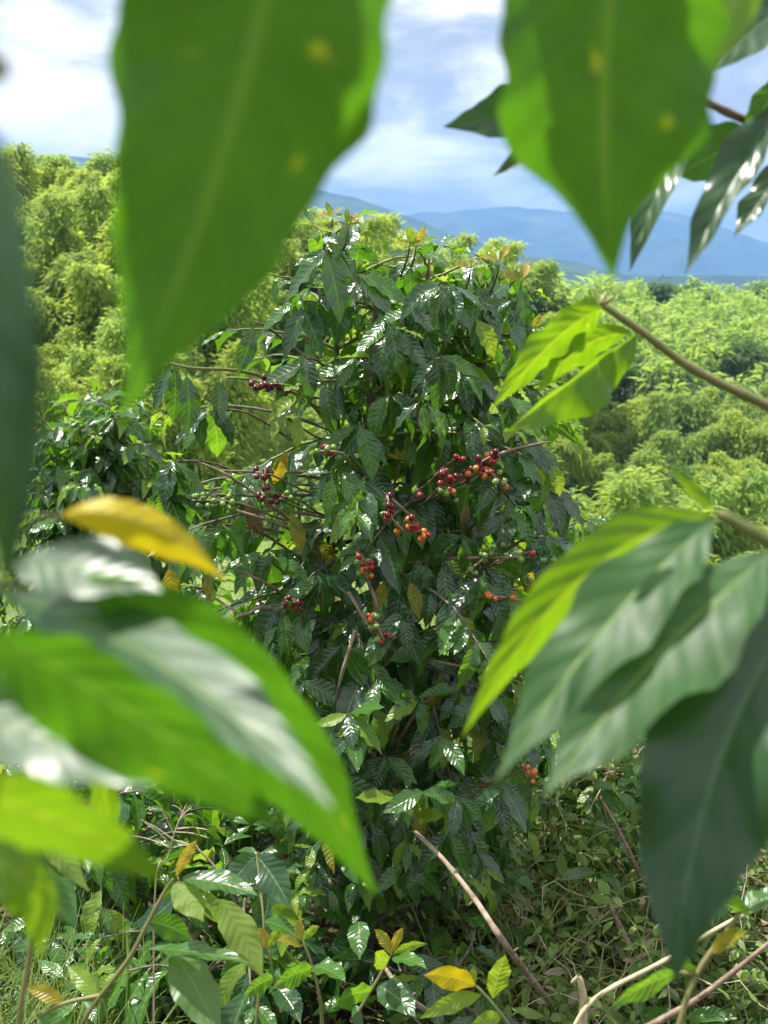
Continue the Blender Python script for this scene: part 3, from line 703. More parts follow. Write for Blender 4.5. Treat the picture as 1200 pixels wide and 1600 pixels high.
    # coffee cherries
    def cluster(line, n, mats, spread=11, d=1.7):
        n = n if n < 3 else int(n * 1.6); spread = min(spread, 10)
        a_, c_ = line[0], line[-1]; k_ = 1 if abs(c_[0] - 600) < abs(a_[0] - 600) else -1
        ends = line if k_ == 1 else line[::-1]; q_ = ends[-1]
        b.stem([P(*q, d + .004) for q in ends] + [P(q_[0] + (600 - q_[0]) * .25, q_[1] + 22, d + .09), P(q_[0] + (600 - q_[0]) * .5, q_[1] + 36, 1.95)], .002, .0022, 'twig_brown', n=3, sides=5)
        for i in range(n):
            f = (i + rg.random()) / n * (len(line) - 1); k = min(len(line) - 2, int(f)); g = f - k
            x = line[k][0] + (line[k + 1][0] - line[k][0]) * g + rg.uniform(-spread, spread); y = line[k][1] + (line[k + 1][1] - line[k][1]) * g + rg.uniform(-spread, spread)
            b.berry(P(x, y, d + rg.uniform(-.02, .02)), rg.choice(mats), rg.uniform(.0046, .0061), (rg.uniform(-1, 1), rg.uniform(-1, -.2), rg.uniform(-1, .6)))
    cluster([(690, 735), (705, 748)], 8, ['red', 'red', 'dark'], 12, 1.68); cluster([(712, 716), (724, 720)], 3, ['red'], 6, 1.69)
    cluster([(725, 748), (752, 722), (782, 708)], 15, ['red', 'red', 'dark', 'orange', 'dark', 'red'], 18, 1.7); cluster([(690, 760), (712, 775)], 6, ['orange', 'green', 'red'], 10, 1.69)
    cluster([(758, 735), (788, 760)], 8, ['green', 'orange', 'green', 'red'], 12, 1.7); cluster([(605, 775), (612, 810)], 5, ['red', 'red', 'dark'], 8, 1.68); cluster([(638, 810), (665, 840)], 8, ['red', 'dark', 'orange'], 9, 1.68)
    cluster([(652, 765), (652, 775)], 2, ['red', 'dark'], 5); cluster([(566, 868), (574, 905)], 7, ['red', 'orange', 'green', 'green'], 10, 1.69); cluster([(580, 960), (602, 1005)], 11, ['red', 'red', 'orange', 'green', 'dark'], 11, 1.69)
    cluster([(402, 596), (450, 610)], 15, ['dark', 'dark', 'red'], 12, 1.75); cluster([(452, 650), (458, 660)], 4, ['dark', 'red'], 6, 1.78); cluster([(500, 705), (535, 708)], 5, ['green', 'red', 'green'], 8, 1.7)
    cluster([(400, 738), (425, 742)], 5, ['dark'], 7, 1.75); cluster([(300, 782), (370, 785)], 16, ['green'], 12, 1.74); cluster([(400, 775), (460, 778)], 10, ['green', 'green', 'dark'], 8, 1.76); cluster([(450, 935), (470, 950)], 7, ['dark', 'red'], 9, 1.76)
    cluster([(764, 928), (770, 936)], 3, ['orange'], 5, 1.71); cluster([(800, 930), (803, 938)], 2, ['orange'], 3, 1.71); cluster([(828, 862), (832, 866)], 1, ['red'], 1, 1.71); cluster([(800, 870), (860, 880)], 6, ['green'], 9, 1.73); cluster([(785, 848), (735, 890)], 6, ['green'], 9, 1.75)
    cluster([(828, 1200), (836, 1216)], 4, ['orange'], 6, 1.75); cluster([(415, 735), (418, 770)], 3, ['dark'], 4, 1.74); cluster([(630, 830), (600, 800)], 3, ['orange', 'green'], 7, 1.7)
    b.stem([P(770, 1120, 1.95), P(810, 1180, 1.8), P(835, 1220, 1.76)], .003, .0016, 'twig_brown')
    b.finish(295)
main_bush()

def small_bush(name, label, x, y, topz, seed, nst, lsize, prof, mats, spread=.25, spacing=.07, most=220, group=None, thin=.12, poly=None, elev=(0.1, .7)):
    rg = random.Random(seed); z0 = H(x, y) - .02
    b = Bush(name, label, (x, y, z0), group=group)
    for k in range(nst):
        a = 6.28 * k / nst + rg.random(); r = spread * (.4 if k else .05)
        grow(b, (x + .05 * math.cos(a), y + .05 * math.sin(a), z0), (x + r * math.cos(a), y + r * math.sin(a), topz * 1.0 - rg.uniform(0, .15) * (k > 0)), rg, .12, spacing, prof, lsize, poly, (), mats, az0=rg.random() * 3, branch_parts=False, thin=thin, trunk_r=.013, elev=elev)
    b.finish(most); return b
pf = lambda s: (lambda g: s * lerp_tab([(0, .15), (.1, .35), (.3, .75), (.6, 1), (1, .85)], g))
def mats_l(r, e, f, p): return 'leaf' if r < .62 else 'leaf_mid' if r < .92 else 'leaf_young'
def mats_y(r, e, f, p): return 'leaf' if r < .4 else 'leaf_mid' if r < .84 else 'leaf_young' if r < .95 else 'leaf_yellow'
small_bush('coffee_bush', 'rounded dark coffee bush without cherries at the foot of the bamboo slope', -1.17, 4.15, P(158, 622, 4.1).z, 11, 6, .13, pf(.46), mats_l, .5, .06, 295, thin=.05)
small_bush('coffee_bush', 'bright leafy coffee bush peeking out behind the cherry laden bush', .52, 3.05, P(820, 790, 3.05).z, 12, 4, .1, pf(.42), mats_y, .4, .07, 290)
small_bush('coffee_bush', 'low coffee bush filling the gap under the dark berries of the tall bush', -.52, 2.75, P(345, 860, 2.7).z, 13, 3, .11, pf(.4), mats_l, .3, .075, 200)
small_bush('coffee_bush', 'low coffee bush half hidden behind the weed tangle', .55, 2.5, .55, 14, 3, .1, pf(.36), mats_y, .3, .08, 200)
small_bush('coffee_bush', 'low shaded coffee bush at the foot of the tall cherry laden bush', -.3, 1.75, .42, 15, 3, .12, pf(.34), mats_l, .25, .07, 220)
small_bush('coffee_bush', 'low leafy coffee bush in the dark behind the grass stalk', -.62, 2.05, .62, 16, 3, .11, pf(.36), mats_l, .3, .075, 220)
small_bush('coffee_bush', 'knee high coffee bush among the sapling shoots', .12, 1.62, .3, 17, 3, .1, pf(.26), mats_l, .25, .06, 160)

# ------------------------------------------------------------------ near shrubs around the lens
def fg_leaf(par, org, base, mid, tip, wneg, wpos, roll, mat, foldn=0, foldp=0, wave=.10, corr=.05, ns=44, nw=14, label=None, seed=0, curl=0.0, prof=None, off=None):
    """leaf given by base / middle / tip (pixel, depth), half widths in pixels and a roll about its midrib; real size follows from depth"""
    rg = random.Random(seed + 991)
    B, Mi, T_ = P(*base), P(*mid), P(*tip); C1 = 2 * Mi - (B + T_) * .5
    wm = mid[2] / FPX; ph = rg.uniform(0, 6.28); fq = rg.uniform(2.0, 3.2); p1, p2 = rg.uniform(0, 6.28), rg.uniform(0, 6.28)
    if roll == 'glint':   # turn the half blade towards the bisector of sun and eye, as a glossy leaf that catches the sun
        T = (T_ - B).normalized(); S = T.cross((CAM - Mi).normalized()).normalized(); N = S.cross(T)
        Hv = (SUN + (CAM - Mi).normalized()).normalized(); roll = math.degrees(math.atan2(Hv.dot(S), Hv.dot(N))) - foldn
    V = []; L = []; F = []
    for i in range(ns + 1):
        v = i / ns
        c = B * (1 - v) ** 2 + C1 * (2 * v * (1 - v)) + T_ * v * v
        T = ((C1 - B) * (2 * (1 - v)) + (T_ - C1) * (2 * v)).normalized()
        S = T.cross((CAM - c).normalized()).normalized(); N = S.cross(T)
        q = Matrix.Rotation(R(roll) + curl * (v - .5), 3, T); S = q @ S; N = q @ N
        pr = lerp_tab(prof or PROF, v)
        for j in range(nw + 1):
            u = -1 + 2 * j / nw; au = abs(u); w = (wneg if u < 0 else wpos) * wm * pr * (1 + .055 * math.sin(20 * v + (p1 if u < 0 else p2)) + .025 * math.sin(47 * v + p1 + u)); fo = R(foldn if u < 0 else foldp)
            z = wave * w * au ** 1.6 * math.sin(6.2832 * fq * v + ph + (0 if u > 0 else 1.7))
            z += corr * w * (math.cos(6.2832 * (8 * v - 1.5 * au))) * au * (1.15 - au)
            V.append(c + S * (u * w * math.cos(fo)) + N * (au * w * math.sin(fo) + z) - org); L.append((u, v, rg.random() * 0 + seed * .137 % 1))
    for i in range(ns):
        for j in range(nw):
            a = i * (nw + 1) + j; F.append((a, a + 1, a + nw + 2, a + nw + 1))
    V = [tuple(p + off) for p in V] if off is not None else [tuple(p) for p in V]
    o = link('leaf', mesh_quads('leaf', V, F, M[mat], L), par)
    if label: o['label'] = label
    return o

def left_shrub():
    bx, by = -.62, .5; org = Vector((bx, by, H(bx, by) - .02))
    o = root('coffee_shrub', 'near coffee shrub whose huge blurred green leaves hang at the lens, one yellowed', 'coffee shrub', org)
    t = lambda *a, **k: tube_obj(*a, **k)
    trunk = [org, Vector((bx + .02, by, .6)), Vector((bx - .01, by + .02, 1.2)), Vector((bx + .02, by, 1.75)), Vector((bx + .03, by - .03, 2.1))]
    t('trunk', trunk, .017, .007, 'bark', o, sides=8)
    f = lambda *a, **k: fg_leaf(o, org, *a, **k)
    # big leaf hanging at the top
    f((448, -230, .185), (358, 205, .21), (192, 650, .235), 205, 208, 180, 'fg_green', 6, 10, wave=.1, corr=.03, seed=1, prof=[(0, .05), (.1, .6), (.2, .95), (.3, 1), (.43, .97), (.6, .8), (.7, .64), (.78, .5), (.86, .31), (.92, .15), (.96, .07), (1, .01)], label='large blurred green leaf hanging point down with yellow specks')
    f((452, -200, .185), (365, 190, .21), (215, 600, .235), 200, 170, 180, 'fg_dark', 6, 10, wave=.1, seed=13, off=SUN * .125)  # unseen leaf, added with its twig towards the sun to shade the big one
    t('branch', [P(560, -420, .2), P(500, -330, .19) + SUN * .07, P(452, -200, .185) + SUN * .125], .003, .0016, 'twig', o, n=3)
    t('branch', [Vector((bx + .025, by, 1.8)), Vector((-.35, .42, 1.86)), P(560, -420, .2), P(448, -225, .185)], .0045, .002, 'twig', o)
    # dark leaf at the edge
    f((-60, 120, .145), (8, 540, .14), (10, 960, .145), 74, 84, 20, 'fg_dark', 20, 25, wave=.16, seed=2, label='dark green leaf with dull gloss, wavy edge')
    t('branch', [Vector((bx, by, 1.5)), Vector((-.3, .3, 1.58)), P(-180, 60, .16), P(-60, 125, .145)], .004, .002, 'twig', o)
    # yellow leaf
    f((96, 806, .31), (225, 818, .31), (354, 908, .33), 34, 48, -12, 'fg_yellow', -20, -35, wave=.12, corr=.02, seed=3, label='yellowed leaf with pale tip')
    # glossy little leaf under it
    f((20, 882, .285), (140, 892, .275), (252, 924, .265), 70, 60, 'glint', 'fg_grey', 3, 3, wave=.05, corr=.01, seed=4)
    # leaf behind, broad
    f((140, 905, .27), (380, 1100, .29), (590, 1400, .33), 104, 112, 34, 'fg_green', 8, 8, wave=.08, corr=.03, seed=5, label='broad green leaf with a pointed drip tip and yellow specks')
    # ridge leaf in front: upper half glossy to the sky, lower half hanging
    f((0, 925, .3), (255, 1040, .25), (520, 1262, .2), 74, 60, 'glint', 'fg_grey', -2, -22, wave=.035, corr=.006, seed=6, label='arched green leaf with white gloss along its wavy ridge')
    f((-30, 990, .205), (205, 1115, .212), (452, 1305, .228), 86, 124, 40, 'fg_green', 6, 4, wave=.1, corr=.02, seed=14, label='green leaf lit through, hanging below the glossy arched leaf')
    f((-70, 1120, .26), (120, 1165, .245), (342, 1222, .23), 80, 74, 'glint', 'fg_grey', 3, 3, wave=.05, corr=.01, seed=7)
    f((-130, 1235, .2), (70, 1275, .22), (278, 1388, .245), 60, 70, 42, 'fg_bright', -6, 4, wave=.03, corr=.02, seed=8, label='bright yellow green leaf lit through')
    f((-60, 1330, .3), (40, 1380, .3), (60, 1500, .31), 40, 46, 10, 'fg_bright', 4, 4, seed=9)
    f((40, 1320, .5), (80, 1400, .5), (125, 1452, .5), 28, 26, -50, 'fg_green', 14, 10, seed=10)
    f((120, 1130, .4), (160, 1215, .42), (178, 1330, .44), 26, 26, 20, 'fg_bright', 20, 20, wave=.3, seed=11)
    f((-60, 1000, .3), (60, 1090, .3), (190, 1120, .3), 70, 90, -5, 'fg_green', 4, 4, seed=12)
    for i, (z, q) in enumerate([(1.3, (96, 806, .31)), (1.28, (20, 882, .285)), (1.24, (140, 905, .31)), (1.26, (0, 925, .3)), (1.21, (-30, 990, .205)), (1.18, (-70, 1120, .26)), (1.14, (-130, 1235, .2)), (1.1, (-60, 1330, .3)), (1.08, (40, 1320, .5)), (1.22, (120, 1130, .4)), (1.2, (-60, 1000, .3))]):
        e = P(*q); t('branch', [Vector((bx + .01, by, z)), Vector((bx * .6 + e.x * .4, by * .5 + e.y * .5, z * .5 + e.z * .5 + .025)), e], .0035, .0016, 'twig', o)
    # crown outside the frame
    rg = random.Random(3)
    for k in range(46):
        a = rg.uniform(0, 6.28); z = rg.uniform(1.72, 2.15); rr = rg.uniform(.05, .3)
        p = Vector((bx - .12 + rr * math.cos(a), by - .1 + rr * math.sin(a), z))
        x, y, d = proj(p)
        if d > .05 and -330 < x < 1500 and -330 < y < 1900: continue
        link('leaf', leaf_mesh(k, 'leaf'), o, frame(p - org, (math.cos(a), math.sin(a), -.5), (0, 0, 1), rg.uniform(.1, .14)))
        t('branch', [Vector((bx + .02, by, min(2.05, z + .01))), p.lerp(Vector((bx, by, z)), .4) + Vector((0, 0, .01)), p], .002, .001, 'twig', o, n=2, sides=4)
left_shrub()

def right_shrub():
    bx, by = .62, .62; org = Vector((bx, by, H(bx, by) - .02))
    o = root('coffee_shrub', 'near coffee shrub reaching in with bowed branches, glossy dark and lit yellow green leaves', 'coffee shrub', org)
    t = lambda *a, **k: tube_obj(*a, **k)
    t('trunk', [org, Vector((bx - .02, by, .6)), Vector((bx + .01, by + .02, 1.2)), Vector((bx - .02, by, 1.75)), Vector((bx - .02, by - .02, 2.15))], .018, .007, 'bark', o, sides=8)
    f = lambda *a, **k: fg_leaf(o, org, *a, **k)
    # big leaf hanging at the top
    f((985, -260, .25), (945, 120, .275), (958, 436, .30), 168, 176, 180, 'fg_green', 8, 8, wave=.1, corr=.03, seed=21, label='broad heart tipped leaf lit yellow green along its margin', prof=[(0, .05), (.1, .45), (.25, .85), (.4, 1), (.56, 1.0), (.64, .93), (.7, .78), (.76, .55), (.82, .34), (.88, .19), (.94, .09), (1, .01)])
    f((1215, -120, .33), (1150, 0, .32), (1098, 118, .31), 40, 44, 160, 'fg_bright', 8, 8, seed=22)
    # shading leaf above it, out of the frame
    f((985, -260, .25), (940, 60, .275), (940, 350, .30), 130, 118, 180, 'fg_dark', 8, 8, wave=.1, seed=40, off=SUN * .09)
    t('branch', [Vector((bx - .02, by, 1.85)), Vector((.42, .5, 1.95)), P(1120, -420, .3), P(985, -255, .25)], .0045, .002, 'twig', o)
    t('branch', [P(1120, -420, .3), P(1060, -330, .27) + SUN * .05, P(985, -260, .25) + SUN * .09], .003, .0016, 'twig', o, n=3)
    t('branch', [P(1120, -420, .3), P(1200, -260, .33), P(1215, -118, .33)], .003, .0016, 'twig', o, n=3)
    # top right leaves
    f((1290, -40, .62), (1190, 35, .6), (1105, 118, .58), 52, 62, 25, 'fg_dark', 10, 14, wave=.14, seed=23)
    t('branch', [Vector((bx - .01, by + .01, 1.62)), P(1420, 230, .66), P(1300, 235, .66), P(1170, 190, .65), P(1086, 150, .64)], .0042, .0022, 'twig_brown', o, n=6, knots=.15)
    f((1172, 200, .65), (1118, 240, .64), (1054, 274, .63), 44, 44, 175, 'fg_green', 6, 6, wave=.16, seed=24)
    f((1225, 150, .6), (1148, 280, .58), (1070, 430, .57), 36, 42, 30, 'fg_dark', 22, 30, wave=.3, seed=25, label='long dark leaf with strongly waved edge')
    f((1250, 230, .64), (1190, 310, .63), (1148, 372, .62), 22, 26, 30, 'fg_dark', 20, 20, wave=.25, seed=26)
    f((1240, 110, .64), (1195, 165, .63), (1165, 210, .63), 24, 24, 160, 'fg_green', 8, 8, seed=27)
    f((930, 120, .62), (800, 175, .62), (692, 198, .6), 46, 40, 20, 'fg_dark', 20, 28, wave=.22, seed=28)
    f((930, 180, .64), (850, 225, .63), (770, 276, .62), 24, 26, 25, 'fg_dark', 20, 25, wave=.2, seed=29)
    f((1090, 160, .64), (1030, 290, .63), (984, 425, .62), 34, 30, 25, 'fg_dark', 20, 25, wave=.2, seed=30)
    t('branch', [P(1086, 150, .64), P(1010, 140, .64), P(930, 150, .63)], .0028, .0016, 'twig_brown', o, n=3)
    for e in [(1290, -40, .62), (1225, 150, .6), (1250, 230, .64), (1240, 110, .64)]:
        t('branch', [P(1320, 236, .66), P((e[0] + 1320) / 2 + 20, (e[1] + 236) / 2, .65), P(*e)], .0024, .0014, 'twig_brown', o, n=3)
    # sharp twig with translucent leaves
    t('branch', [Vector((bx, by + .01, 1.36)), P(1420, 700, .72), P(1260, 660, .72), P(1200, 634, .72), P(1085, 578, .72), P(1005, 520, .72), P(938, 474, .72)], .0046, .0024, 'twig', o, sides=8, n=6, knots=.16)
    f((940, 482, .70), (862, 535, .72), (766, 642, .74), 30, 44, 152, 'fg_bright', 14, 20, wave=.22, corr=.04, seed=31, label='yellow green leaf with a nibbled edge on the twig end')
    f((985, 518, .72), (905, 545, .73), (838, 615, .74), 26, 34, 150, 'fg_bright', 10, 14, wave=.12, seed=32)
    f((994, 523, .715), (898, 592, .70), (788, 676, .69), 60, 30, -20, 'fg_bright', 10, 60, wave=.3, seed=33)
    f((942, 476, .73), (912, 478, .74), (880, 492, .75), 12, 14, 170, 'fg_bright', 10, 10, seed=34, ns=20, nw=8)
    for (a, c) in [((938, 474), (924, 446)), ((942, 474), (960, 462)), ((938, 474), (948, 455))]:
        t('bud', [P(*a, .72), P((a[0] + c[0]) / 2 + 1, (a[1] + c[1]) / 2, .72), P(*c, .72)], .0026, .0008, 'bud', o, n=3)
    # drooping cluster
    t('branch', [Vector((bx, by - .01, 1.24)), P(1420, 960, .45), P(1290, 890, .4), P(1200, 845, .39), P(1120, 800, .385)], .0042, .0026, 'twig', o, n=6, knots=.2)
    f((1112, 808, .385), (905, 905, .385), (722, 1152, .42), 48, 70, 148, 'fg_bright', 18, 12, wave=.05, corr=.03, seed=35, label='yellow green leaf lit through, leading the drooping cluster')
    f((1116, 812, .38), (950, 975, .36), (772, 1225, .34), 80, 70, 30, 'fg_rib', 10, 18, wave=.16, corr=.045, seed=36, label='ribbed grey green leaf with glossy bands in the drooping cluster')
    f((1205, 862, .37), (1025, 1030, .35), (848, 1246, .33), 104, 92, 32, 'fg_rib', 6, 20, wave=.24, corr=.035, seed=37, label='glossy grey green leaf with wavy lower margin in the drooping cluster')
    f((1290, 890, .36), (1125, 1190, .345), (1056, 1540, .335), 120, 116, 6, 'fg_dark', 12, 10, wave=.2, corr=.05, seed=38, label='very dark broad leaf hanging point down in the drooping cluster')
    t('branch', [P(1290, 890, .4), P(1250, 860, .38), P(1205, 862, .37)], .0026, .0016, 'twig', o, n=3)
    t('branch', [P(1330, 905, .42), P(1310, 880, .38), P(1290, 890, .36)], .0026, .0016, 'twig', o, n=3)
    f((1118, 800, .385), (1080, 765, .385), (1048, 728, .385), 14, 14, 150, 'fg_bright', 25, 25, seed=39, ns=20, nw=8)
    rg = random.Random(9)
    for k in range(60):
        a = rg.uniform(0, 6.28); z = rg.uniform(1.8, 2.2); rr = rg.uniform(.05, .32)
        p = Vector((bx - .02 + rr * math.cos(a), by + .02 + rr * math.sin(a), z))
        x, y, d = proj(p)
        if -330 < x < 1530 and -330 < y < 1900: continue
        link('leaf', leaf_mesh(k, 'leaf'), o, frame(p - org, (math.cos(a), math.sin(a), -.5), (0, 0, 1), rg.uniform(.1, .14)))
        t('branch', [Vector((bx - .02, by, min(2.05, z + .01))), p.lerp(Vector((bx, by, z)), .4) + Vector((0, 0, .01)), p], .002, .001, 'twig', o, n=2, sides=4)
right_shrub()

# ------------------------------------------------------------------ low plants along the bottom
def sapling(name, label, stems, leaves, cat='sapling', stem_mat='twig'):
    p0 = P(*stems[0][0]); dv = p0 - P(*stems[0][1]); dv.z = 0; dv = dv * min(4, .16 / max(dv.length, 1e-4)); org = Vector((p0.x + dv.x, p0.y + dv.y, H(p0.x + dv.x, p0.y + dv.y) - .01))
    o = root(name, label, cat, org)
    for i, s in enumerate(stems):
        pts = [P(*q) for q in s]
        if i == 0: pts = [org, org.lerp(pts[0], .4), org.lerp(pts[0], .75), org.lerp(pts[0], .92)] + pts
        tube_obj('stem' if i == 0 else 'branch', pts, .0034 if i == 0 else .0024, .0016, stem_mat, o, sides=7, n=5, knots=.12)
    for k, (bq, tq, w, mat, roll) in enumerate(leaves):
        mid = tuple((a + c) / 2 for a, c in zip(bq, tq)); mid = (mid[0], mid[1] - 6, mid[2])
        fg_leaf(o, org, bq, mid, tq, w, w, roll, mat, 12, 12, wave=.14, corr=.05, ns=22, nw=8, seed=k * 3 + len(label))
    return o
sapling('coffee_sapling', 'young coffee sapling with a pale green bending stem and large light green leaves', [[(128, 1600, 1.0), (200, 1500, 1.0), (232, 1440, 1.0), (258, 1392, 1.0), (272, 1372, 1.0)], [(160, 1555, 1.0), (100, 1568, 1.0), (60, 1590, 1.0)]],
        [((270, 1380, 1.0), (318, 1440, .97), 24, 'leaf_young', 170), ((285, 1372, 1.0), (405, 1400, .97), 24, 'leaf_mid', -45), ((345, 1405, 1.02), (412, 1530, 1.0), 28, 'leaf_young', 165), ((225, 1482, 1.0), (398, 1508, .95), 22, 'leaf_mid', -60),
         ((270, 1485, 1.0), (345, 1620, .96), 36, 'leaf_mid', 165), ((275, 1370, 1.0), (308, 1312, 1.0), 10, 'leaf_flush', 20), ((232, 1440, 1.0), (300, 1470, 1.05), 20, 'leaf', 0), ((60, 1590, 1.0), (100, 1640, 1.0), 26, 'leaf_mid', -30), ((100, 1570, 1.0), (40, 1545, 1.0), 12, 'leaf_flush', 0), ((150, 1560, 1.0), (105, 1510, 1.02), 14, 'leaf_young', 0)])
sapling('coffee_sapling', 'small sapling with one yellow leaf and pale green leaves', [[(800, 1615, 1.1), (775, 1575, 1.1), (742, 1538, 1.1)]],
        [((742, 1540, 1.1), (662, 1524, 1.07), 20, 'fg_yellow', -25), ((770, 1560, 1.1), (790, 1492, 1.08), 18, 'leaf_young', 20), ((752, 1555, 1.1), (655, 1592, 1.07), 15, 'leaf_young', -20), ((785, 1590, 1.1), (730, 1612, 1.07), 14, 'leaf_young', -20), ((742, 1538, 1.1), (738, 1512, 1.1), 5, 'leaf_young', 0)])
sapling('coffee_sapling', 'sapling with two upright shoots of bronze and yellow new leaves', [[(500, 1560, 1.35), (488, 1510, 1.35), (472, 1468, 1.35)], [(560, 1580, 1.35), (590, 1530, 1.35), (612, 1490, 1.35)], [(440, 1580, 1.35), (428, 1530, 1.35), (420, 1480, 1.35)]],
        [((472, 1470, 1.35), (462, 1438, 1.35), 8, 'leaf_flush', 0), ((474, 1470, 1.35), (500, 1448, 1.35), 8, 'leaf_young', 30), ((470, 1480, 1.35), (432, 1470, 1.33), 8, 'leaf_flush', 30), ((488, 1510, 1.35), (540, 1535, 1.3), 22, 'leaf_mid', -50), ((490, 1515, 1.35), (425, 1545, 1.3), 20, 'leaf_mid', -40),
         ((612, 1492, 1.35), (585, 1452, 1.35), 9, 'leaf_flush', 0), ((612, 1490, 1.35), (630, 1450, 1.35), 8, 'leaf_flush', 20), ((614, 1492, 1.35), (668, 1475, 1.34), 9, 'leaf_young', 40), ((612, 1498, 1.35), (668, 1515, 1.3), 14, 'leaf_mid', -45), ((600, 1515, 1.35), (585, 1490, 1.3), 14, 'leaf_young', 10), ((580, 1550, 1.35), (520, 1570, 1.3), 24, 'leaf_mid', -50), ((590, 1540, 1.35), (650, 1590, 1.3), 26, 'leaf', -20),
         ((420, 1485, 1.35), (402, 1450, 1.35), 8, 'leaf_flush', 0), ((420, 1482, 1.35), (440, 1452, 1.35), 8, 'leaf_young', 20), ((428, 1530, 1.35), (380, 1560, 1.32), 18, 'leaf_mid', -40), ((430, 1540, 1.35), (470, 1600, 1.3), 22, 'leaf', -30), ((560, 1440, 1.6), (562, 1500, 1.55), 18, 'leaf_mid', 10)])
sapling('coffee_sapling', 'dark leaved sapling beside the grass, leaf edges ragged', [[(30, 1600, .8), (45, 1500, .8), (60, 1400, .8), (50, 1300, .8)], [(400, 1600, 1.5), (410, 1500, 1.5), (412, 1440, 1.5), (400, 1330, 1.55)]],
        [((60, 1330, .8), (120, 1445, .78), 26, 'leaf_mid', -40), ((55, 1350, .8), (20, 1440, .8), 24, 'leaf', 10), ((58, 1300, .8), (140, 1395, .8), 18, 'leaf_young', 160), ((62, 1300, .8), (0, 1340, .8), 20, 'leaf_mid', -40), ((400, 1335, 1.55), (455, 1420, 1.5), 26, 'leaf', 10), ((402, 1335, 1.55), (350, 1400, 1.5), 22, 'leaf', -10), ((412, 1440, 1.5), (470, 1470, 1.5), 18, 'leaf_mid', -50)])

# straggling stick with broken end
def stick(name, label, pts, r0, r1, mat, cat='stick'):
    P0 = P(*pts[0]); org = Vector(P0); o = root(name, label, cat, org)
    tube_obj('stem', [P(*q) for q in pts], r0, r1, mat, o, sides=8, n=6, knots=.14)
    for k in (1, 2):
        q = P(*pts[min(k, len(pts) - 1)]); d = Vector((.3, -.2, .5)) * .03 * (1 if k % 2 else -1)
        tube_obj('stub', [q, q + d * .5, q + d], r0 * .6, r0 * .3, mat, o, n=2)
    return o
def gp(px, py, lift=0.0):
    """where the ray through a pixel meets the ground (plus lift)"""
    d = 1.2
    while d < 6:
        p = P(px, py, d)
        if p.z <= H(p.x, p.y) + lift: return d
        d += .01
    return 4
stick('dead_stick', 'bare brown stick with a broken end leaning out of the dark under the bush', [(890, 1605, gp(890, 1605)), (800, 1490, 1.55), (742, 1405, 1.6), (690, 1340, 1.66), (645, 1297, 1.72)], .0052, .0036, 'bark_pale')
stick('dead_stick', 'thin dead stick on the ground beneath the leaning stick', [(700, 1600, gp(700, 1600)), (640, 1560, 1.5), (600, 1510, 1.6)], .005, .003, 'bark_pale')
stick('straw_stem', 'thick straw coloured stem bent over in the weeds', [(890, 1620, 1.3), (930, 1560, 1.3), (1040, 1500, 1.3), (1140, 1440, 1.32), (1230, 1400, 1.35)], .0034, .0022, 'straw', 'stem')
stick('straw_stem', 'short upright straw stem at the bend of the thick one', [(905, 1640, 1.32), (912, 1570, 1.31), (905, 1525, 1.3)], .006, .004, 'straw', 'stem')
stick('dead_stick', 'thin brown twig crossing low over the weeds', [(960, 1630, 1.25), (1090, 1560, 1.25), (1230, 1450, 1.25)], .0045, .0025, 'twig_brown')
stick('dead_stick', 'long reddish twig standing up through the weed tangle', [(1030, 1470, gp(1030, 1470)), (1000, 1370, 2.0), (968, 1300, 2.0), (940, 1250, 2.05)], .005, .0025, 'twig_brown')
stick('dead_stick', 'pale crooked dead twig lying among dry weeds', [(985, 1480, 1.9), (960, 1430, 1.9), (955, 1410, 1.92)], .006, .004, 'bark_pale')
# blurred pale leaves low at the corner: a seedling of its own
sapling('weed_seedling', 'pale leaved weed seedling standing over the straw stem', [[(1060, 1610, .75), (1090, 1520, .75), (1140, 1450, .75), (1160, 1420, .75)], [(1090, 1520, .75), (1060, 1520, .75)]],
        [((1165, 1430, .75), (1118, 1392, .73), 26, 'leaf_mid', -55), ((1160, 1425, .75), (1225, 1400, .75), 24, 'leaf_mid', -50), ((1062, 1520, .75), (955, 1572, .7), 22, 'leaf_mid', -50), ((1110, 1490, .75), (1170, 1455, .72), 14, 'leaf_yellow', -30), ((1085, 1530, .75), (1060, 1490, .75), 16, 'leaf_mid', -50)], 'seedling')

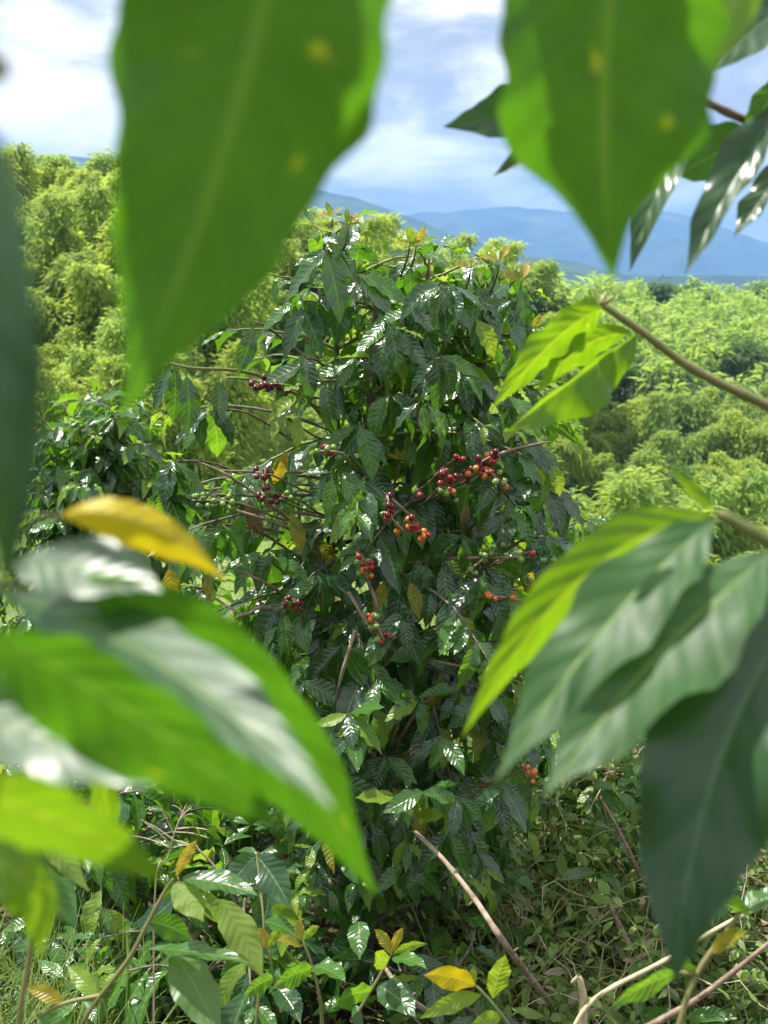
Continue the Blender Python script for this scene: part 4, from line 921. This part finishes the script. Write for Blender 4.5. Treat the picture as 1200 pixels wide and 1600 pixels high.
# ------------------------------------------------------------------ weeds, grass, litter
WL = [leaf_arrays(200 + i, ns=4, nw=2, ratio=.3 + .1 * (i % 4), droop=.2, fold=.2, wave=.04, pet=.15) for i in range(6)]
def weeds():
    rg = random.Random(33); st = Soup(); lf = Soup(); dry = Soup(); dst = Soup()
    def h_of(x, y):   # thickness of the tangle
        return .62 * sstep(.12, .5, x - .1) * sstep(1.25, 1.7, y) * (1 - sstep(2.7, 3.6, y)) * (0.65 + .6 * noise.noise(Vector((x * 3, y * 3, 2)))) + .1
    for k in range(2000):
        x = rg.uniform(.05, 1.5); y = rg.uniform(1.15, 3.4); g = H(x, y); hh = h_of(x, y)
        p = Vector((x, y, g + hh * rg.random() ** .5)); a = rg.uniform(0, 6.28); path = [p]; d = Vector((math.cos(a), math.sin(a), rg.uniform(-.4, .9)))
        if k % 4 == 0: p.z = g; d = Vector((rg.uniform(-.4, .4), rg.uniform(-.4, .4), 1))
        n = rg.randrange(4, 9)
        for i in range(n):
            d = (d + Vector((rg.uniform(-.6, .6), rg.uniform(-.6, .6), rg.uniform(-.6, .45)))).normalized(); q = path[-1] + d * .045
            q.z = min(max(q.z, H(q.x, q.y) + .005), H(q.x, q.y) + h_of(q.x, q.y) + .1); path.append(q)
        isdry = rg.random() < .42
        V, F = tube(path, rg.uniform(.0011, .0026), .0007, 4); (dst if isdry else st).add(V, F, np.tile((0, .5, rg.random()), (len(V), 1)))
        for q in path[1:]:
            for w in range(rg.randrange(1, 5)):
                i = rg.randrange(6); L = rg.uniform(.011, .034) * (2.0 if rg.random() < .08 else 1)
                V, F, Lu = WL[i]; Lu = Lu.copy(); Lu[:, 2] = rg.random()
                m = frame(q, (rg.uniform(-1, 1), rg.uniform(-1, 1), rg.uniform(-.6, .8)), (rg.uniform(-.5, .5), rg.uniform(-.7, .3), 1), L)
                (dry if isdry and rg.random() < .4 else lf).add(xform(V, m), F, Lu)
    o = tag(link('weed_tangle', lf.mesh('weed_tangle', M['weed_leaf'])), 'tangle of small leaved vines and weeds beside the tall coffee bush', 'weeds', kind='stuff')
    tag(link('vine_stems', st.mesh('vine_stems', M['twig']), o), kind='stuff'); tag(link('dry_stems', dst.mesh('dry_stems', M['straw']), o), kind='stuff'); tag(link('dry_leaves', dry.mesh('dry_leaves', M['weed_dry']), o), kind='stuff')
weeds()
def undergrowth():
    rg = random.Random(44); lf = Soup(); lit = Soup()
    for k in range(1500):
        x = rg.uniform(-1.6, 1.5); y = rg.uniform(1.0, 4.5); i = rg.randrange(9); V, F, Lu = LVL[i]; Lu = Lu.copy(); Lu[:, 2] = rg.random()
        lit.add(xform(V, frame(Vector((x, y, H(x, y) + rg.uniform(.008, .03))), (rg.uniform(-1, 1), rg.uniform(-1, 1), rg.uniform(-.15, .2)), (rg.uniform(-.3, .3), rg.uniform(-.3, .3), 1), rg.uniform(.06, .12))), F, Lu)
    tag(link('leaf_litter', lit.mesh('leaf_litter', M['leaf_brown'])), 'brown fallen leaves lying on the soil', 'litter', kind='stuff')
    for k in range(4800):
        x = rg.uniform(-1.7, 1.6); y = rg.uniform(1.2, 4.6); hh = rg.random() ** 1.6 * (.28 + .25 * max(0, noise.noise(Vector((x * 2.3, y * 2.3, 9)))))
        if k % 3 == 0: c = Vector((x, y, H(x, y) + hh))
        i = rg.randrange(9); V, F, Lu = LVL[i]; Lu = Lu.copy(); Lu[:, 2] = rg.random(); a = rg.uniform(0, 6.28)
        if k % 3 == 0: cc = c
        lf.add(xform(V, frame(cc, (math.cos(a), math.sin(a), rg.uniform(-.5, .5)), (rg.uniform(-.3, .3), rg.uniform(-.5, .2), 1), rg.uniform(.04, .09))), F, Lu)
        if k % 3 == 0:
            V, F = tube([Vector((c.x + .01, c.y, H(x, y) - .01)), c], .0015, .001, 4); lf.add(V, F, np.tile((0, .5, .3), (len(V), 1)))
    tag(link('undergrowth', lf.mesh('undergrowth', M['leaf_mid'])), 'low leafy undergrowth covering the ground between the bushes', 'undergrowth', kind='stuff')
undergrowth()
def grass():
    rg = random.Random(55); S = Soup()
    def blade(x, y, h, lean, a, w):
        g = H(x, y) - .01; pts = []; d = Vector((math.cos(a), math.sin(a), 0)); sx = Vector((-math.sin(a), math.cos(a), 0)); V = []; L = []; F = []
        r = rg.random()
        for i in range(6):
            t = i / 5; c = Vector((x, y, g)) + d * lean * t * t + Vector((0, 0, h * (t - .35 * t * t * min(1.6, lean / h)))); ww = w * (1 - t ** 1.5) + .0003
            V += [tuple(c - sx * ww), tuple(c + sx * ww)]; L += [(-.5, t, r), (.5, t, r)]
            if i: F.append((2 * i - 2, 2 * i - 1, 2 * i + 1, 2 * i))
        S.add(V, F, L)
    for k in range(2600):
        if k % 13 == 0: cx, cy_ = rg.uniform(-1.0, -.45), rg.uniform(1.15, 1.75)
        blade(cx + rg.gauss(0, .04), cy_ + rg.gauss(0, .04), rg.uniform(.15, .42), rg.uniform(.05, .3), rg.uniform(0, 6.28), rg.uniform(.0015, .004))
    for k in range(700):
        blade(rg.uniform(.1, 1.3), rg.uniform(1.1, 2.6), rg.uniform(.12, .4), rg.uniform(.05, .3), rg.uniform(0, 6.28), rg.uniform(.0012, .003))
    for k in range(5000):
        y = 4 + 40 * rg.random() ** 2; x = rg.uniform(-.5, .5) * y
        blade(x, y, rg.uniform(.2, .5), rg.uniform(.1, .4), rg.uniform(0, 6.28), rg.uniform(.004, .01) * (1 + y * .05))
    tag(link('grass', S.mesh('grass', M['grass'])), 'thin pale green grass blades', 'grass', kind='stuff')
grass()
def seed_grass():
    base = P(210, 1500, 1.35); org = Vector((base.x, base.y, H(base.x, base.y) - .01)); o = root('seed_grass', 'grass stalk with a spreading head of fine pale spikes', 'grass stalk', org)
    tube_obj('stalk', [org, P(240, 1440, 1.35), P(262, 1340, 1.35), P(275, 1295, 1.35), P(292, 1255, 1.35)], .0014, .0007, 'straw', o, sides=5)
    for (a, c) in [((266, 1325), (205, 1305)), ((267, 1320), (225, 1285)), ((270, 1312), (218, 1280)), ((272, 1305), (250, 1262)), ((276, 1295), (327, 1297)), ((274, 1300), (328, 1310)), ((270, 1312), (312, 1330)), ((282, 1280), (300, 1262)), ((282, 1280), (302, 1272)), ((268, 1325), (310, 1322)), ((286, 1270), (268, 1258))]:
        tube_obj('spike', [P(*a, 1.35), P((a[0] + c[0]) / 2, (a[1] + c[1]) / 2 - 3, 1.345), P(*c, 1.34)], .0011, .0005, 'straw', o, sides=4, n=3)
seed_grass()
